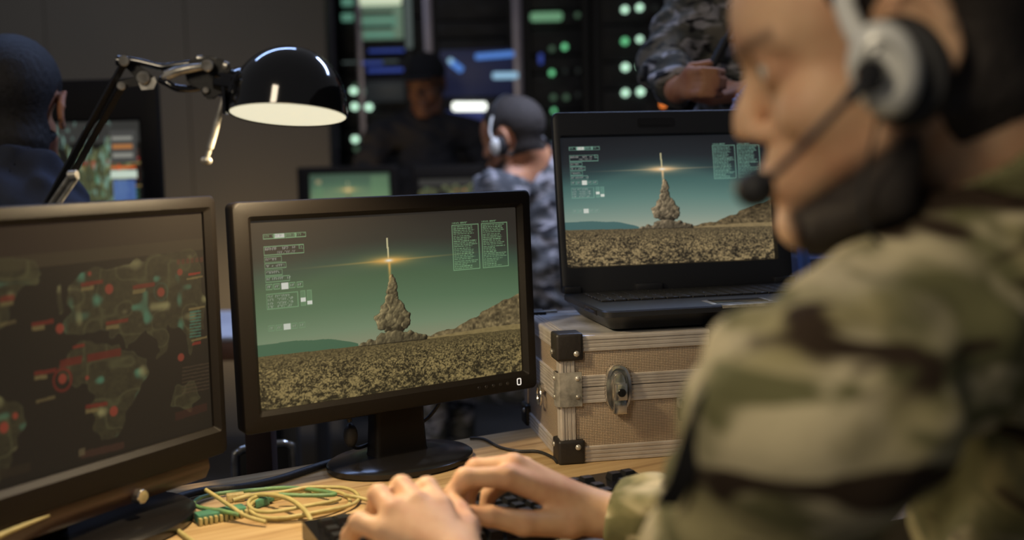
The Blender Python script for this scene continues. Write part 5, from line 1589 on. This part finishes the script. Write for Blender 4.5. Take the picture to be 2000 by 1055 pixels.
bm = NB(); tube(bm, [P(1722, 205, .680), P(1708, 260, .690), P(1692, 330, .70), P(1680, 380, .70), P(1690, 440, .70), P(1740, 500, .70)], .0014, 8); hs('cord', bm, M_rubber)
M_gap = mat('gap_black', (20, 19, 20), .8, bump=(300, .5))  # black strip put where the gap beside the near arm is dark
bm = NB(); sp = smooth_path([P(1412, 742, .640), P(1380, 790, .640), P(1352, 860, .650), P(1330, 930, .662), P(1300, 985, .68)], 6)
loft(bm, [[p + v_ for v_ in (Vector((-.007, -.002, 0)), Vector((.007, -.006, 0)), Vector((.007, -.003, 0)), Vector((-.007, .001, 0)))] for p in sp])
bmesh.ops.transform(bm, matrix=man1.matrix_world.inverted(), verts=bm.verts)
so_ = link_bm('gap_strip', bm, M_gap, man1); so_['label'] = 'black strip standing in for the dark gap beside the sleeve'
# --- seated soldier with headset in the middle distance
def far_hands(wl, dl, wr, dr, curl=.5):
    def f(S):
        hand_auto(S, wl, dl, (0, 0, 1), -1, curl); hand_auto(S, wr, dr, (0, 0, 1), 1, curl)
    return f
F2 = Vector((-.86, .50, -.16))
h2 = Head(P(1004, 276, 3.40), F2, sc_=1.0)
n2 = P(1048, 322, 3.46)
spec2 = dict(head=h2, neck=n2, shoulders=((n2.x - .12, 3.32, 1.085), (n2.x + .11, 3.60, 1.085)), elbows=((n2.x - .20, 3.36, .80), (n2.x - .10, 3.72, .80)),
    wrists=((n2.x - .40, 3.52, .80), (n2.x - .33, 3.76, .80)), chest=(n2.x + .06, 3.46, .86), pelvis=(n2.x + .06, 3.44, .52), knees=((n2.x - .36, 3.52, .50), (n2.x - .28, 3.70, .50)),
    feet=((n2.x - .36, 3.52, 0), (n2.x - .28, 3.70, 0)), toes=(-.86, .5, 0), hands=far_hands((n2.x - .40, 3.52, .80), (-.8, .5, -.1), (n2.x - .33, 3.76, .80), (-.9, .3, -.1)),
    skin=SK2, cloth=CAMB, trouser=CAMC, hair=M_hair, beard=True, bulk=.014, fold=.006, jh=.008, hair_t=.0035)
person('person', 'seated soldier in grey camouflage seen from behind, wearing a small silver headset', spec2, h=.0065)
hs2 = thing('headset', 'small silver headset over the ear of the seated soldier in the back', 'headset', Matrix.Translation(h2.w(0, .09, 0)))
bpy.context.view_layer.update()
I2 = hs2.matrix_world.inverted()
def hsb(name, bm, m):
    bmesh.ops.transform(bm, matrix=I2, verts=bm.verts); return link_bm(name, bm, m, hs2)
bm = NB(); tube(bm, [h2.w(.01, .094, -.006), h2.w(.022, .094, .025), h2.w(.020, .086, .055), h2.w(.016, .074, .080)], .0036, 10); hsb('headband', bm, M_silver)
bm = NB(); tube(bm, [h2.w(.016, .076, .078), h2.w(.006, .058, .118), h2.w(.0, .0, .140), h2.w(.0, -.058, .118), h2.w(.0, -.086, .05)], .0036, 8); hsb('head_strap', bm, M_rubber)
bm = NB(); ball(bm, h2.w(.010, .092, -.014), (.020, .014, .026)); hsb('ear_cup', bm, M_silver)
bm = NB(); ball(bm, h2.w(.000, .084, -.014), (.026, .014, .030)); hsb('ear_pad', bm, M_rubber)
bm = NB(); tube(bm, [h2.w(.012, .098, -.02), h2.w(.05, .080, -.045), h2.w(.10, .045, -.065)], .003, 8); hsb('boom', bm, M_rubber)

# --- standing soldier with folded arms at the right
h3 = Head(P(1450, -205, 2.5), Vector((-.25, -.95, -.12)))
n3 = Vector((P(1456, 30, 2.5).x, 2.52, 1.60)); xs = n3.x
def hands3(S):
    Wq = P(1322, 178, 2.28)
    for i_, y_ in enumerate((139, 154, 169, 184)):
        x_ = (4, 8, 6, 0)[i_]
        m_ = P(1346 + x_ * .4, y_, 2.225); p_ = P(1368 + x_, y_ - 1, 2.19); q_ = P(1392 + x_, y_, 2.19); t_ = P(1408 + x_, y_ + 1, 2.215)
        S.rc(Wq, m_, .016, .012, .012); S.rc(m_, p_, .0098, .0088, .003); S.rc(p_, q_, .0086, .0080, .002); S.rc(q_, t_, .0080, .0070, .002)
    S.rc(Wq, P(1352, 132, 2.26), .014, .011, .01); S.rc(P(1352, 132, 2.26), P(1385, 124, 2.26), .0105, .0085, .004)
    hand_auto(S, P(1466, 178, 2.30), (-1, .1, -.1), (0, .3, -1), 1, .6)
spec3 = dict(head=h3, neck=n3, shoulders=((xs + .21, 2.50, 1.53), (xs - .11, 2.48, 1.49)), elbows=((xs + .26, 2.40, 1.33), P(1300, 128, 2.44)),
    wrists=(P(1466, 178, 2.30), P(1322, 178, 2.28)), chest=(xs + .02, 2.54, 1.36), pelvis=(xs + .03, 2.56, 1.02), knees=((xs + .14, 2.54, .52), (xs - .08, 2.54, .52)),
    feet=((xs + .15, 2.54, 0), (xs - .10, 2.56, 0)), toes=(-.2, -1, 0), hands=hands3, skin=SK2, cloth=CAMC, trouser=CAMC, hair=M_hair, bulk=.012, fold=.007, jh=.007)
sol = person('person', 'soldier in camouflage standing behind the laptop with one hand across his chest', spec3, h=.006)
rf = thing('rifle', 'black rifle held diagonally across the standing soldier', 'rifle', Matrix.Translation(P(1390, 110, 2.22)))
bpy.context.view_layer.update()
IR_ = rf.matrix_world.inverted()
def rfo(name, bm, m):
    bmesh.ops.transform(bm, matrix=IR_, verts=bm.verts); return link_bm(name, bm, m, rf)
a, b = P(1345, 215, 2.335), P(1418, 78, 2.36)
bm = NB(); cyl(bm, a, b, .009, .010, 12); rfo('receiver', bm, M_rubber)
bm = NB(); cyl(bm, b, P(1478, -35, 2.37), .006, n=10); rfo('barrel', bm, M_rubber)
bm = NB(); cyl(bm, a, P(1312, 275, 2.32), .012, .018, 10); rfo('stock', bm, M_rubber)

# --- man in cap, dark, in front of the racks
h4 = Head(P(832, 170, 4.9), Vector((-.25, -.95, -.22)), sc_=1.0)
n4 = P(832, 236, 4.95)
spec4 = dict(head=h4, neck=n4, shoulders=((n4.x + .20, 4.95, n4.z - .07), (n4.x - .20, 4.93, n4.z - .07)), elbows=((n4.x + .31, 4.95, n4.z - .30), (n4.x - .30, 4.90, n4.z - .30)),
    wrists=((n4.x + .12, 4.72, n4.z - .36), (n4.x - .12, 4.70, n4.z - .38)), chest=(n4.x, 4.97, n4.z - .28), pelvis=(n4.x, 5.0, .84), knees=((n4.x + .11, 4.95, .45), (n4.x - .11, 4.95, .45)),
    feet=((n4.x + .12, 4.98, 0), (n4.x - .12, 4.98, 0)), toes=(0, -1, 0), hands=far_hands((n4.x + .12, 4.72, n4.z - .36), (-1, -.1, 0), (n4.x - .12, 4.70, n4.z - .38), (1, -.1, 0)),
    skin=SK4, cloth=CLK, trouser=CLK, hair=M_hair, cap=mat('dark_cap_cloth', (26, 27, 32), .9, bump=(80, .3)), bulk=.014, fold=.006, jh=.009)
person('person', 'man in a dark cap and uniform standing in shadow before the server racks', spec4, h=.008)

# --- man at the far left, seen from behind
h5 = Head(P(30, 222, 2.13), Vector((-.28, 1.0, -.10)), sc_=1.04)
n5 = P(22, 372, 2.08)
spec5 = dict(head=h5, neck=n5, shoulders=((n5.x - .17, 2.10, n5.z - .13), (n5.x + .16, 2.07, n5.z - .15)), elbows=((n5.x - .24, 2.30, .82), (n5.x + .22, 2.30, .82)),
    wrists=((n5.x - .12, 2.52, .81), (n5.x + .12, 2.52, .81)), chest=(n5.x, 2.08, .86), pelvis=(n5.x, 2.05, .52), knees=((n5.x - .12, 2.48, .52), (n5.x + .12, 2.48, .52)),
    feet=((n5.x - .12, 2.48, 0), (n5.x + .12, 2.48, 0)), toes=(0, 1, 0), hands=far_hands((n5.x - .12, 2.52, .81), (0, 1, -.1), (n5.x + .12, 2.52, .81), (0, 1, -.1)),
    skin=SK2, cloth=CLB, trouser=CLB, hair=M_hair2, bulk=.022, fold=.006, jh=.006, collar=.062, nape=.088)
person('person', 'short haired man in a dark blue collared jacket seen from behind at the left edge', spec5, h=.005)
